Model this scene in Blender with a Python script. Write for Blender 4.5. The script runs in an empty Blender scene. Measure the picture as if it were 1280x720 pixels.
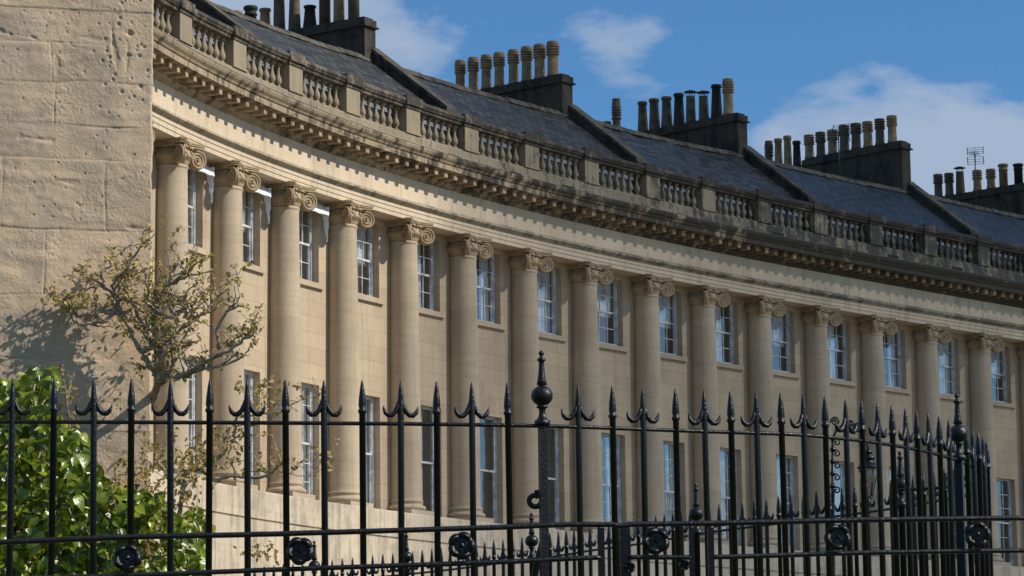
import bpy, bmesh, math, random
from mathutils import Vector, Matrix, noise
R = random.Random(7)
rad = math.radians
PI = math.pi
scn = bpy.context.scene
COL = scn.collection

# ------------------------------------------------------------------ camera
F, PITCH, ROLL, EYE = 3800.0, 0.161117, 0.013496, 1.6
cam_d = bpy.data.cameras.new('camera')
cam_d.sensor_width = 36; cam_d.lens = F * 36 / 1280; cam_d.clip_start = 0.2; cam_d.clip_end = 9000
cam = bpy.data.objects.new('camera', cam_d); COL.objects.link(cam)
cam.matrix_world = Matrix.Translation((0, 0, EYE)) @ Matrix.Rotation(PI/2 + PITCH, 4, 'X') @ Matrix.Rotation(-ROLL, 4, 'Z')
scn.camera = cam

def at(px, py, Y):
    qx, qy = px - 640, 360 - py
    c, s = math.cos(ROLL), math.sin(ROLL)
    a, b = c*qx + s*qy, -s*qx + c*qy
    v = Vector((a, F*math.cos(PITCH) - b*math.sin(PITCH), F*math.sin(PITCH) + b*math.cos(PITCH)))
    return v * (Y / v.y) + Vector((0, 0, EYE))

# ------------------------------------------------------------------ facade curve (columns' centre line)
X0, Y0, H0, K1, K2 = -7.09022, 62.37323, 0.328160, 0.0238949, -0.00032470
ZB = 6.243786 + EYE
_S0, _DS = -20.0, 0.02
_C = [(0.0, 0.0)]
def head(s): return H0 + K1*s + K2*s*s
for i in range(3450):
    h = head(_S0 + (i + .5)*_DS)
    _C.append((_C[-1][0] + math.sin(h)*_DS, _C[-1][1] + math.cos(h)*_DS))
_o = _C[int(round((0 - _S0)/_DS))]
def P(s, e=0.0, z=0.0):
    """point at arc length s, e metres out of the facade towards the lawn, z metres above the column bases"""
    t = (s - _S0)/_DS; i = max(0, min(len(_C) - 2, int(t))); f = t - i
    x = _C[i][0]*(1-f) + _C[i+1][0]*f - _o[0] + X0
    y = _C[i][1]*(1-f) + _C[i+1][1]*f - _o[1] + Y0
    h = head(s)
    return Vector((x + e*math.cos(h), y - e*math.sin(h), ZB + z))
def rz_at(s): return PI/2 - head(s)

# ------------------------------------------------------------------ materials
def new_mat(name):
    m = bpy.data.materials.new(name); m.use_nodes = True
    nt = m.node_tree; nt.nodes.clear()
    out = nt.nodes.new('ShaderNodeOutputMaterial'); b = nt.nodes.new('ShaderNodeBsdfPrincipled')
    nt.links.new(b.outputs[0], out.inputs[0])
    return m, nt, b, out
class N:
    def __init__(s, nt): s.nt = nt
    def n(s, t, **kw):
        x = s.nt.nodes.new(t)
        for k, v in kw.items(): setattr(x, k, v)
        return x
    def l(s, a, b): s.nt.links.new(a, b)
    def noise(s, vec, scale, detail=6, rough=.6, dist=0):
        x = s.n('ShaderNodeTexNoise'); x.inputs['Scale'].default_value = scale
        x.inputs['Detail'].default_value = detail; x.inputs['Roughness'].default_value = rough
        x.inputs['Distortion'].default_value = dist
        if vec: s.l(vec, x.inputs['Vector'])
        return x.outputs['Fac']
    def ramp(s, fac, stops):
        x = s.n('ShaderNodeValToRGB'); el = x.color_ramp.elements
        while len(el) < len(stops): el.new(.5)
        for e, (p, c) in zip(el, stops):
            e.position = p; e.color = (c, c, c, 1) if isinstance(c, (int, float)) else (*c, 1)
        s.l(fac, x.inputs[0]); return x.outputs[0]
    def mr(s, v, a, b, c=0, d=1):
        x = s.n('ShaderNodeMapRange'); x.inputs[1].default_value = a; x.inputs[2].default_value = b
        x.inputs[3].default_value = c; x.inputs[4].default_value = d; s.l(v, x.inputs[0]); return x.outputs[0]
    def mix(s, fac, a, b, mode='MIX'):
        x = s.n('ShaderNodeMix', data_type='RGBA', blend_type=mode)
        for sock, v in ((x.inputs[0], fac), (x.inputs[6], a), (x.inputs[7], b)):
            if isinstance(v, (int, float)): sock.default_value = v
            elif isinstance(v, tuple): sock.default_value = (*v, 1)
            else: s.l(v, sock)
        return x.outputs[2]
    def math(s, op, a, b=None):
        x = s.n('ShaderNodeMath', operation=op)
        for i, v in enumerate((a, b)):
            if v is None: continue
            if isinstance(v, (int, float)): x.inputs[i].default_value = v
            else: s.l(v, x.inputs[i])
        return x.outputs[0]
    def bump(s, h, strength, dist, prev=None):
        x = s.n('ShaderNodeBump'); x.inputs['Strength'].default_value = strength; x.inputs['Distance'].default_value = dist
        s.l(h, x.inputs['Height'])
        if prev: s.l(prev, x.inputs['Normal'])
        return x.outputs[0]
    def mapping(s, vec, scale=(1,1,1), loc=(0,0,0)):
        x = s.n('ShaderNodeMapping'); x.inputs['Scale'].default_value = scale; x.inputs['Location'].default_value = loc
        s.l(vec, x.inputs['Vector']); return x.outputs[0]

def stone(name, base, dark, warm, joints=None, dirt=0.0, dirt_col=(.035, .032, .028), crust_x=None, bump=.25, streak=.4, uv=False, scale=1.0, drum=0):
    """Bath stone: mottled, faint ashlar joints, vertical streaks, black crust (dirt bias grows along world X when crust_x is given)"""
    m, nt, b, out = new_mat(name); g = N(nt)
    pos = g.n('ShaderNodeNewGeometry').outputs['Position']
    big = g.noise(pos, .55*scale, 5, .6); mid = g.noise(pos, 3.1*scale, 6, .65); fine = g.noise(pos, 26*scale, 5, .7)
    c = g.mix(g.ramp(mid, [(.3, 0), (.72, 1)]), base, warm)
    c = g.mix(g.math('MULTIPLY', g.ramp(big, [(.42, 0), (.7, 1)]), .55), c, dark)
    st = g.noise(g.mapping(pos, (5, 5, .35)), 1.0, 6, .7)
    c = g.mix(g.math('MULTIPLY', g.ramp(st, [(.5, 0), (.75, 1)]), streak), c, tuple(v*.52 for v in dark))
    c = g.mix(g.math('MULTIPLY', g.ramp(fine, [(.35, 1), (.6, 0)]), .25), c, tuple(v*.6 for v in dark))
    hs = g.mix(.5, mid, fine)
    nrm = g.bump(hs, bump, .03)
    if drum:
        oi = g.n('ShaderNodeObjectInfo'); sz = g.n('ShaderNodeSeparateXYZ'); g.l(pos, sz.inputs[0])
        zz = g.math('ADD', g.math('DIVIDE', sz.outputs[2], drum), g.math('MULTIPLY', oi.outputs['Random'], 7.0))
        wn = g.n('ShaderNodeTexWhiteNoise', noise_dimensions='1D'); g.l(g.math('FLOOR', zz), wn.inputs['W'])
        c = g.mix(.3, c, g.mix(1.0, c, g.mix(wn.outputs['Value'], (.74, .72, .70), (1.12, 1.10, 1.08)), 'MULTIPLY'))
        fr_ = g.math('FRACT', zz); ln = g.math('LESS_THAN', fr_, .013)
        c = g.mix(g.math('MULTIPLY', ln, .45), c, dark)
        ban = g.noise(g.mapping(pos, (.6, .6, 9)), 1.0, 5, .7)
        c = g.mix(g.math('MULTIPLY', g.ramp(ban, [(.48, 0), (.72, 1)]), .35), c, tuple(v*.8 for v in dark))
    if joints:
        w, h, strength = joints
        br = g.n('ShaderNodeTexBrick'); br.offset = .5
        br.inputs['Scale'].default_value = 1; br.inputs['Brick Width'].default_value = w; br.inputs['Row Height'].default_value = h
        br.inputs['Mortar Size'].default_value = .006; br.inputs['Mortar Smooth'].default_value = .3; br.inputs['Bias'].default_value = 0
        br.inputs['Color1'].default_value = (.42, .42, .42, 1); br.inputs['Color2'].default_value = (.62, .62, .62, 1); br.inputs['Mortar'].default_value = (.5, .5, .5, 1)
        if uv: g.l(g.n('ShaderNodeUVMap').outputs[0], br.inputs['Vector'])
        else: g.l(pos, br.inputs['Vector'])
        c = g.mix(.30, c, g.mix(1.0, c, g.mix(1.0, br.outputs['Color'], (1.95, 1.95, 1.95), 'MULTIPLY'), 'MULTIPLY'))
        c = g.mix(g.math('MULTIPLY', br.outputs['Fac'], strength), c, tuple(v*.45 for v in dark))
        nrm = g.bump(g.math('SUBTRACT', 1.0, br.outputs['Fac']), .35, .01, nrm)
    if dirt > 0 or crust_x:
        dn = g.noise(pos, 1.7*scale, 8, .72, .6)
        d2 = g.math('ADD', dn, g.math('MULTIPLY', g.math('SUBTRACT', st, .5), .7))
        if crust_x:
            x = g.n('ShaderNodeSeparateXYZ'); g.l(pos, x.inputs[0])
            bias = g.mr(x.outputs[0], crust_x[0], crust_x[1], crust_x[2], crust_x[3])
            d2 = g.math('ADD', d2, bias)
        f = g.ramp(d2, [(.46, 0), (.62, 1)])
        c = g.mix(g.math('MULTIPLY', f, dirt), c, dirt_col)
    g.l(c, b.inputs['Base Color']); g.l(nrm, b.inputs['Normal'])
    b.inputs['Roughness'].default_value = .92; b.inputs['Specular IOR Level'].default_value = .25
    return m

BASE, DARK, WARM = (.52, .43, .30), (.36, .29, .20), (.56, .44, .28)
M = {}
M['ashlar'] = stone('ashlar_bath_stone', (.50, .395, .275), (.36, .28, .19), (.52, .40, .26), joints=(.95, .36, .45), uv=True, streak=.4)
M['shaft'] = stone('column_bath_stone', (.50, .41, .295), (.35, .275, .195), (.53, .42, .285), streak=.4, bump=.2, drum=1.13)
M['capital'] = stone('capital_bath_stone', (.44, .335, .215), (.28, .205, .13), (.47, .345, .20), bump=.3, streak=.2)
M['frieze'] = stone('frieze_bath_stone', (.66, .55, .41), (.50, .39, .27), (.64, .50, .34), joints=(1.3, 4, .5), uv=True, streak=.55, dirt=.5, dirt_col=(.22, .18, .13), crust_x=(-8, 20, -.22, -.06))
M['plinth'] = stone('pedestal_bath_stone', (.62, .53, .40), (.44, .36, .27), (.60, .48, .33), joints=(1.2, .62, .3), uv=True, streak=.55, dirt=.45, dirt_col=(.2, .18, .15))
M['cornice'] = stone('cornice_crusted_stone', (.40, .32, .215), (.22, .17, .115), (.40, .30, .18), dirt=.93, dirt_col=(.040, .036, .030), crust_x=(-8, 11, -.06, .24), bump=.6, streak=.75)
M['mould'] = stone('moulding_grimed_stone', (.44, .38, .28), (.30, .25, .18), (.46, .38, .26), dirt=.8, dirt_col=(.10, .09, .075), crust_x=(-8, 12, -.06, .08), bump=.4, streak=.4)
M['modil'] = stone('modillion_stone', (.40, .32, .22), (.28, .20, .12), (.42, .29, .17), dirt=.85, dirt_col=(.10, .07, .045), crust_x=(-8, 10, -.05, .12))
M['balus'] = stone('balustrade_weathered_stone', (.33, .27, .19), (.18, .145, .10), (.34, .27, .17), dirt=.9, dirt_col=(.060, .054, .044), crust_x=(-8, 12, -.18, .11), bump=.6, streak=.6)
M['rail'] = stone('balustrade_rail_stone', (.22, .18, .135), (.12, .10, .075), (.22, .175, .115), dirt=.92, dirt_col=(.045, .040, .034), crust_x=(-8, 8, .06, .17), bump=.6, streak=.6)
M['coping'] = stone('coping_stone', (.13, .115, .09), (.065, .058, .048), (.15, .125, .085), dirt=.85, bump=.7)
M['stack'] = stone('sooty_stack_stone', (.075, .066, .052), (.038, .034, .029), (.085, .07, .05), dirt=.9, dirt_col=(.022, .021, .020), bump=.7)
M['endwall'] = stone('rough_block_stone', (.62, .465, .32), (.50, .37, .255), (.64, .475, .31), bump=.35, streak=.12, scale=3.2, dirt=.35, dirt_col=(.33, .295, .26))

def simple(name, col, rough=.5, metal=0, spec=.5, bump=None, var=0):
    m, nt, b, out = new_mat(name); g = N(nt)
    b.inputs['Base Color'].default_value = (*col, 1); b.inputs['Roughness'].default_value = rough
    b.inputs['Metallic'].default_value = metal; b.inputs['Specular IOR Level'].default_value = spec
    pos = g.n('ShaderNodeNewGeometry').outputs['Position']
    if var:
        f = g.noise(pos, var, 5, .65)
        g.l(g.mix(g.ramp(f, [(.35, 0), (.68, 1)]), tuple(v*.62 for v in col), tuple(min(1, v*1.3) for v in col)), b.inputs['Base Color'])
    if bump:
        g.l(g.bump(g.noise(pos, bump[0], 4, .6), bump[1], bump[2]), b.inputs['Normal'])
    return m
M['iron'] = simple('black_gloss_painted_iron', (.007, .0072, .0078), .32, 0, .36, (95, .6, .005), var=55)
M['lead'] = simple('grey_lead_flashing', (.17, .19, .22), .45, .2, .5, (6, .2, .02), var=4)
M['white'] = simple('white_window_paint', (.56, .57, .57), .45, var=5)
M['sheet'] = simple('white_plastic_sheeting', (.82, .84, .87), .4, 0, .5, (9, .4, .03))
M['dark'] = simple('painted_opening_shade', (.015, .014, .013), .9)  # black that stands in for the shade inside the drain openings
M['room'] = simple('dim_room_wall', (.22, .20, .18), .9, var=1)
M['curtain'] = simple('pale_window_blind', (.86, .87, .90), .8, bump=(14, .5, .05), var=2)
M['pot_buff'] = simple('buff_terracotta', (.28, .19, .105), .85, 0, .3, (20, .4, .02), var=5)
M['pot_grey'] = simple('sooty_terracotta', (.12, .095, .065), .9, 0, .3, (20, .4, .02), var=4)
M['pot_black'] = simple('blackened_terracotta', (.035, .032, .028), .85, 0, .3, (20, .4, .02), var=4)
M['steel'] = simple('dull_aerial_metal', (.07, .075, .085), .5, .3)
M['bark'] = simple('grey_wisteria_bark', (.40, .32, .235), .9, 0, .2, (60, .6, .01), var=22)
M['kerb'] = stone('dwarf_wall_stone', (.35, .31, .25), (.2, .18, .14), (.36, .30, .22), dirt=.6)

def slate_mat(name, c1, c2, moss, rough):
    m, nt, b, out = new_mat(name); g = N(nt)
    uv = g.n('ShaderNodeUVMap').outputs[0]; pos = g.n('ShaderNodeNewGeometry').outputs['Position']
    br = g.n('ShaderNodeTexBrick'); br.offset = .5
    wob = g.n('ShaderNodeVectorMath', operation='ADD'); g.l(uv, wob.inputs[0])
    nv = g.n('ShaderNodeTexNoise'); nv.inputs['Scale'].default_value = 2.5; nv.inputs['Detail'].default_value = 3; g.l(pos, nv.inputs['Vector'])
    sc = g.n('ShaderNodeVectorMath', operation='SCALE'); sc.inputs[3].default_value = .05; g.l(nv.outputs['Color'], sc.inputs[0]); g.l(sc.outputs[0], wob.inputs[1])
    br.inputs['Scale'].default_value = 1; br.inputs['Brick Width'].default_value = .34; br.inputs['Row Height'].default_value = .21
    br.inputs['Mortar Size'].default_value = .022; br.inputs['Mortar Smooth'].default_value = .1
    br.inputs['Color1'].default_value = (*c1, 1); br.inputs['Color2'].default_value = (*c2, 1); br.inputs['Mortar'].default_value = (.010, .011, .013, 1)
    g.l(wob.outputs[0], br.inputs['Vector'])
    f = g.noise(pos, 1.4, 7, .7)
    c = g.mix(g.math('MULTIPLY', g.ramp(f, [(.45, 0), (.7, 1)]), moss), br.outputs['Color'], (.05, .045, .035))
    f2 = g.noise(pos, 14, 4, .7)
    c = g.mix(g.math('MULTIPLY', g.ramp(f2, [(.62, 0), (.74, 1)]), .25), c, (.10, .095, .085))
    g.l(c, b.inputs['Base Color'])
    # each slate tips up towards its lower edge
    sx = g.n('ShaderNodeSeparateXYZ'); g.l(wob.outputs[0], sx.inputs[0])
    saw = g.math('FRACT', g.math('DIVIDE', sx.outputs[1], .21))
    n1 = g.bump(g.math('SUBTRACT', 1.0, saw), .8, .02)
    n2 = g.bump(br.outputs['Color'], .9, .03, n1)
    n3 = g.bump(f2, .35, .02, n2)
    g.l(n3, b.inputs['Normal']); b.inputs['Roughness'].default_value = rough + .08; b.inputs['Specular IOR Level'].default_value = .28
    return m
M['slate_grey'] = slate_mat('grey_green_slate', (.024, .027, .027), (.080, .082, .078), .55, .5)
M['slate_rough'] = slate_mat('lumpy_dark_slate', (.012, .015, .016), (.070, .074, .074), .7, .42)
M['slate_blue'] = slate_mat('blue_welsh_slate', (.013, .028, .040), (.042, .066, .086), .2, .45)

def leaf_mat(name, cols, rough, trans, hue=1.0):
    m, nt, b, out = new_mat(name); g = N(nt)
    at_ = g.n('ShaderNodeAttribute'); at_.attribute_name = 'tone'
    stops = [(i/(len(cols)-1), c) for i, c in enumerate(cols)]
    c = g.ramp(at_.outputs['Fac'], stops)
    pos = g.n('ShaderNodeNewGeometry').outputs['Position']
    c = g.mix(g.math('MULTIPLY', g.noise(pos, 70, 3, .6), .4), c, tuple(v*.5 for v in cols[0]))
    g.l(c, b.inputs['Base Color']); b.inputs['Roughness'].default_value = rough
    b.inputs['Specular IOR Level'].default_value = .6
    g.l(g.bump(g.noise(pos, 60, 3, .6), .5, .006), b.inputs['Normal'])
    tr = g.n('ShaderNodeBsdfTranslucent'); g.l(g.mix(.5, c, (.45, .55, .05), 'MIX'), tr.inputs[0])
    mx = g.n('ShaderNodeMixShader'); mx.inputs[0].default_value = trans
    g.l(b.outputs[0], mx.inputs[1]); g.l(tr.outputs[0], mx.inputs[2]); g.l(mx.outputs[0], out.inputs[0])
    return m
M['leaf_green'] = leaf_mat('glossy_green_leaf', [(.035, .065, .003), (.15, .21, .006), (.36, .42, .016)], .27, .2)
M['leaf_bronze'] = leaf_mat('young_bronze_leaf', [(.32, .18, .06), (.52, .34, .09), (.54, .44, .11)], .55, .3)

def glass_mat(name):
    m, nt, b, out = new_mat(name); g = N(nt)
    gl = g.n('ShaderNodeBsdfGlossy'); gl.inputs['Roughness'].default_value = .02; gl.inputs[0].default_value = (.9, .95, 1, 1)
    tr = g.n('ShaderNodeBsdfTransparent'); tr.inputs[0].default_value = (.96, .98, .97, 1)
    fr = g.n('ShaderNodeFresnel'); fr.inputs[0].default_value = 1.55
    pos = g.n('ShaderNodeNewGeometry').outputs['Position']
    nb = g.bump(g.noise(pos, 1.6, 2, .5), .25, .02)
    g.l(nb, gl.inputs['Normal'])
    bf = g.math('SUBTRACT', 1.0, g.n('ShaderNodeNewGeometry').outputs['Backfacing'])
    mx = g.n('ShaderNodeMixShader'); g.l(g.math('MULTIPLY', bf, g.math('MINIMUM', g.math('MULTIPLY', fr.outputs[0], 3.4), 1.0)), mx.inputs[0])
    g.l(tr.outputs[0], mx.inputs[1]); g.l(gl.outputs[0], mx.inputs[2]); g.l(mx.outputs[0], out.inputs[0])
    nt.nodes.remove(b); return m
M['glass'] = glass_mat('old_window_glass')

# ------------------------------------------------------------------ mesh builder
class MB:
    def __init__(s): s.v = []; s.f = []; s.uv = {}; s.sm = []
    def add(s, vs, fs, uvs=None, smooth=False):
        o = len(s.v); s.v += [Vector(v) for v in vs]
        for f in fs:
            if uvs: s.uv[len(s.f)] = [uvs[i] for i in f]
            s.f.append(tuple(o + i for i in f)); s.sm.append(smooth)
        return s
    def box(s, x0, x1, y0, y1, z0, z1, m=None):
        vs = [Vector((x, y, z)) for x in (x0, x1) for y in (y0, y1) for z in (z0, z1)]
        if m: vs = [m @ v for v in vs]
        return s.add(vs, [(0,1,3,2),(4,6,7,5),(0,4,5,1),(2,3,7,6),(0,2,6,4),(1,5,7,3)])
    def lathe(s, prof, n=20, c=(0,0,0), smooth=True, m=None, a0=0):
        vs = []; c = Vector(c)
        for r, z in prof:
            for k in range(n):
                a = 2*PI*k/n + a0; v = Vector((r*math.cos(a), r*math.sin(a), z)) + c
                vs.append(m @ v if m else v)
        fs = [(i*n + k, i*n + (k+1) % n, (i+1)*n + (k+1) % n, (i+1)*n + k) for i in range(len(prof)-1) for k in range(n)]
        fs.append(tuple(range(n))[::-1]); fs.append(tuple((len(prof)-1)*n + k for k in range(n)))
        return s.add(vs, fs, smooth=smooth)
    def tube(s, pts, rs, n=8, smooth=True, flat=1.0):
        pts = [Vector(p) for p in pts]
        if isinstance(rs, (int, float)): rs = [rs]*len(pts)
        t0 = (pts[1] - pts[0]).normalized()
        up = Vector((0, 0, 1)) if abs(t0.z) < .9 else Vector((0, 1, 0))
        a = t0.cross(up).normalized(); vs = []
        for i, p in enumerate(pts):
            t = (pts[min(i+1, len(pts)-1)] - pts[max(i-1, 0)])
            t = t.normalized() if t.length > 1e-9 else t0
            a = (a - t*a.dot(t)); a = a.normalized() if a.length > 1e-6 else t.orthogonal().normalized()
            b = t.cross(a)
            for k in range(n):
                q = 2*PI*(k + .5)/n
                vs.append(p + (a*math.cos(q) + b*math.sin(q)*flat)*rs[i])
        fs = [(i*n + k, i*n + (k+1) % n, (i+1)*n + (k+1) % n, (i+1)*n + k) for i in range(len(pts)-1) for k in range(n)]
        fs.append(tuple(range(n))[::-1]); fs.append(tuple((len(pts)-1)*n + k for k in range(n)))
        return s.add(vs, fs, smooth=smooth)
    def ball(s, c, r, n=8, m=None):
        k = max(3, n//2)
        pr = [(max(1e-4, r*math.sin(PI*i/k)), -r*math.cos(PI*i/k)) for i in range(k+1)]
        return s.lathe(pr, n, c, True, m)
    def build(s, name, mat, parent=None, loc=None, rz=0, fix=True, tone=None):
        me = bpy.data.meshes.new(name)
        me.from_pydata([tuple(v) for v in s.v], [], s.f)
        if s.uv:
            uvl = me.uv_layers.new(name='UVMap')
            for p in me.polygons:
                u = s.uv.get(p.index)
                if u:
                    for li, c in zip(p.loop_indices, u): uvl.data[li].uv = c
        me.polygons.foreach_set('use_smooth', s.sm)
        if tone is not None:
            a = me.attributes.new('tone', 'FLOAT', 'FACE'); a.data.foreach_set('value', tone)
        if fix:
            bm = bmesh.new(); bm.from_mesh(me); bmesh.ops.recalc_face_normals(bm, faces=bm.faces); bm.to_mesh(me); bm.free()
        me.materials.append(M[mat] if isinstance(mat, str) else mat); me.update()
        return put(name, me, parent, loc, rz)

def put(name, me, parent=None, loc=None, rz=0):
    o = bpy.data.objects.new(name, me); COL.objects.link(o)
    if parent: o.parent = parent
    o.location = loc if loc is not None else (0, 0, 0); o.rotation_euler.z = rz
    return o
def tag(o, label, cat, group=None, kind=None):
    if label: o['label'] = label
    if cat: o['category'] = cat
    if group: o['group'] = group
    if kind: o['kind'] = kind
    return o
def empty(name, loc, label, cat, group=None):
    o = bpy.data.objects.new(name, None); COL.objects.link(o); o.location = loc; o.empty_display_size = .3
    return tag(o, label, cat, group)
def copy_under(src, parent, loc=None, rz=None):
    c = src.copy(); COL.objects.link(c); c.parent = parent
    if loc is not None: c.location = loc
    if rz is not None: c.rotation_euler.z = rz
    for ch in src.children: copy_under(ch, c)
    return c

def sweep(prof, s0, s1, org, closed=False, step=.4, caps=False, mb=None):
    """sweep an (e, z) profile along the facade curve; vertices relative to org; uv = (s, profile length)"""
    mb = mb or MB(); n = max(1, int(math.ceil((s1 - s0)/step)))
    pr = list(prof) + ([prof[0]] if closed else [])
    L = [0]
    for a, b in zip(pr, pr[1:]): L.append(L[-1] + math.hypot(a[0]-b[0], a[1]-b[1]))
    ss = [s0 + (s1-s0)*i/n for i in range(n+1)]
    vs, uv = [], []
    for s_ in ss:
        for (e, z), l in zip(pr, L): vs.append(P(s_, e, z) - org); uv.append((s_, l))
    k = len(pr)
    fs = [(i*k + j, (i+1)*k + j, (i+1)*k + j + 1, i*k + j + 1) for i in range(n) for j in range(k-1)]
    mb.add(vs, fs, uv)
    if caps:
        m = k - 1 if closed else k
        o = len(mb.v)
        mb.add(vs[:m] + vs[-k:][:m], [tuple(range(m))[::-1], tuple(range(m, 2*m))], [(0, 0)]*(2*m))
    return mb

# ------------------------------------------------------------------ the architectural prototypes (local x along the facade, -y outwards)
SC = [0, 2.63, 5.25, 7.85, 10.53, 13.11, 15.78, 18.42, 21.15, 23.68, 26.24, 28.88, 31.55, 34.24, 36.96, 39.62, 42.28]
COLS = [-10.52, -7.89, -5.26, -2.63] + SC

def shaft_mb():
    mb = MB(); pr = [(.40, .34), (.40, .37), (.385, .40)]
    for i in range(13):
        t = i/12; r = .382 - .048*(max(0, t - .2)/.8)**1.6
        pr.append((r, .42 + t*6.06))
    pr += [(.335, 6.5), (.36, 6.52), (.36, 6.545), (.337, 6.56), (.337, 6.62)]
    return mb.lathe(pr, 36)
def base_mb():
    mb = MB(); mb.box(-.50, .50, -.50, .34, 0, .115)
    pr = [(.46, .118)]
    for i in range(9): a = -PI/2 + PI*i/8; pr.append((.435 + .058*math.cos(a), .178 + .058*math.sin(a)))
    pr += [(.432, .245), (.405, .262), (.405, .285), (.43, .30)]
    for i in range(7): a = -PI/2 + PI*i/6; pr.append((.40 + .035*math.cos(a), .33 + .03*math.sin(a)))
    pr.append((.38, .365))
    return mb.lathe(pr, 36)
def capital_mb():
    mb = MB()
    mb.lathe([(.33, -.02), (.345, .02), (.37, .05), (.365, .07), (.39, .09), (.43, .15), (.44, .19), (.42, .23), (.39, .26), (.39, .36)], 28)
    for k in range(22):                                   # egg and dart
        a = 2*PI*k/22; mb.ball((.425*math.cos(a), .425*math.sin(a), .165), .036, 6)
        a += PI/22; mb.tube([(.40*math.cos(a), .40*math.sin(a), .10), (.455*math.cos(a), .455*math.sin(a), .20)], [.008, .012], 4)
    for q in range(4):                                    # corner volutes
        a = PI/4 + q*PI/2; D = Vector((math.cos(a), math.sin(a), 0)); T = Vector((-math.sin(a), math.cos(a), 0)); Z = Vector((0, 0, 1))
        c = D*.565 + Z*.150; R0 = .200
        Mx = Matrix((D, Z, T)).transposed().to_4x4(); Mx.translation = c
        mb.lathe([(R0*.80, -.062), (R0*.99, -.055), (R0*.93, -.02), (R0*.90, 0), (R0*.93, .02), (R0*.99, .055), (R0*.80, .062)], 22, m=Mx)
        for vi in range(len(mb.v) - 154, len(mb.v)):
            dv = mb.v[vi] - c; x_ = dv.dot(D); tz = dv.dot(T); mb.v[vi] = mb.v[vi] - T*tz*min(.9, max(-.9, x_/R0*.85))
        for sd in (-1, 1):
            pts, rs = [], []
            for i in range(40):
                t = i/39; an = PI*.62 - t*2*PI*2.4; r = R0*.90*(1-t)**.85 + .022
                pts.append(c + D*(r*math.cos(an)) + Z*(r*math.sin(an)) + T*sd*(.060 - .26*r*math.cos(an) + .020*t)); rs.append(.0185*(1-t) + .009)
            mb.tube(pts, rs, 6)
            mb.ball(c + T*sd*.085, .028, 8)
            # band running back from the volute over the echinus to the middle of the face
            mid = (D*.0 + T*0)
            side = (D + T*sd).normalized()
            pts = [c + D*(-.08) + Z*.205 + T*sd*.05, D*.40 + T*sd*.16 + Z*.375, side*.40 + Z*.355]
            mb.tube(pts, [.026, .028, .020], 6)
            # husk drooping between volute and echinus
            for j in range(4):
                p0 = D*.36 + T*sd*(.12 + .035*j) + Z*(.31 - .035*j); mb.ball(p0 + D*.03, .030 - .004*j, 6)
    for q in range(4):                                    # flower in the middle of each side
        a = q*PI/2; D = Vector((math.cos(a), math.sin(a), 0)); T = Vector((-math.sin(a), math.cos(a), 0))
        for j in range(6):
            b = j*PI/3; mb.ball(D*.425 + T*.045*math.cos(b) + Vector((0, 0, .40 + .045*math.sin(b))), .030, 6)
        mb.ball(D*.455 + Vector((0, 0, .40)), .025, 6)
    def abacus(rc, rm, z0, z1):                           # concave sided slab with cut corners
        pts = []
        for q in range(4):
            a0 = PI/4 + q*PI/2; a1 = a0 + PI/2
            p0 = Vector((math.cos(a0 + .085), math.sin(a0 + .085)))*rc; p1 = Vector((math.cos(a1 - .085), math.sin(a1 - .085)))*rc
            am = (a0 + a1)/2; pm = Vector((math.cos(am), math.sin(am)))*rm
            for i in range(9):
                t = i/8; base = p0.lerp(p1, t); m0 = (p0 + p1)/2
                pts.append(base + (pm - m0)*(1 - (2*t - 1)**2))
        n = len(pts)
        vs = [(p.x, p.y, z0) for p in pts] + [(p.x, p.y, z1) for p in pts]
        mb.add(vs, [tuple(range(n))[::-1], tuple(range(n, 2*n))] + [(i, (i+1) % n, n + (i+1) % n, n + i) for i in range(n)])
    abacus(.70, .40, .385, .425); abacus(.725, .425, .428, .455); abacus(.74, .44, .458, .488)
    return mb

def baluster_mb():
    pr = [(.062, .045), (.072, .055), (.072, .075), (.045, .09), (.043, .105), (.060, .13), (.083, .17), (.088, .21), (.078, .26), (.055, .32), (.040, .38), (.036, .44), (.040, .47), (.056, .485), (.056, .50), (.042, .515), (.055, .535), (.066, .55)]
    mb = MB(); mb.lathe(pr, 14); mb.box(-.078, .078, -.078, .078, 0, .046); mb.box(-.075, .075, -.075, .075, .549, .605)
    return mb

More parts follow.
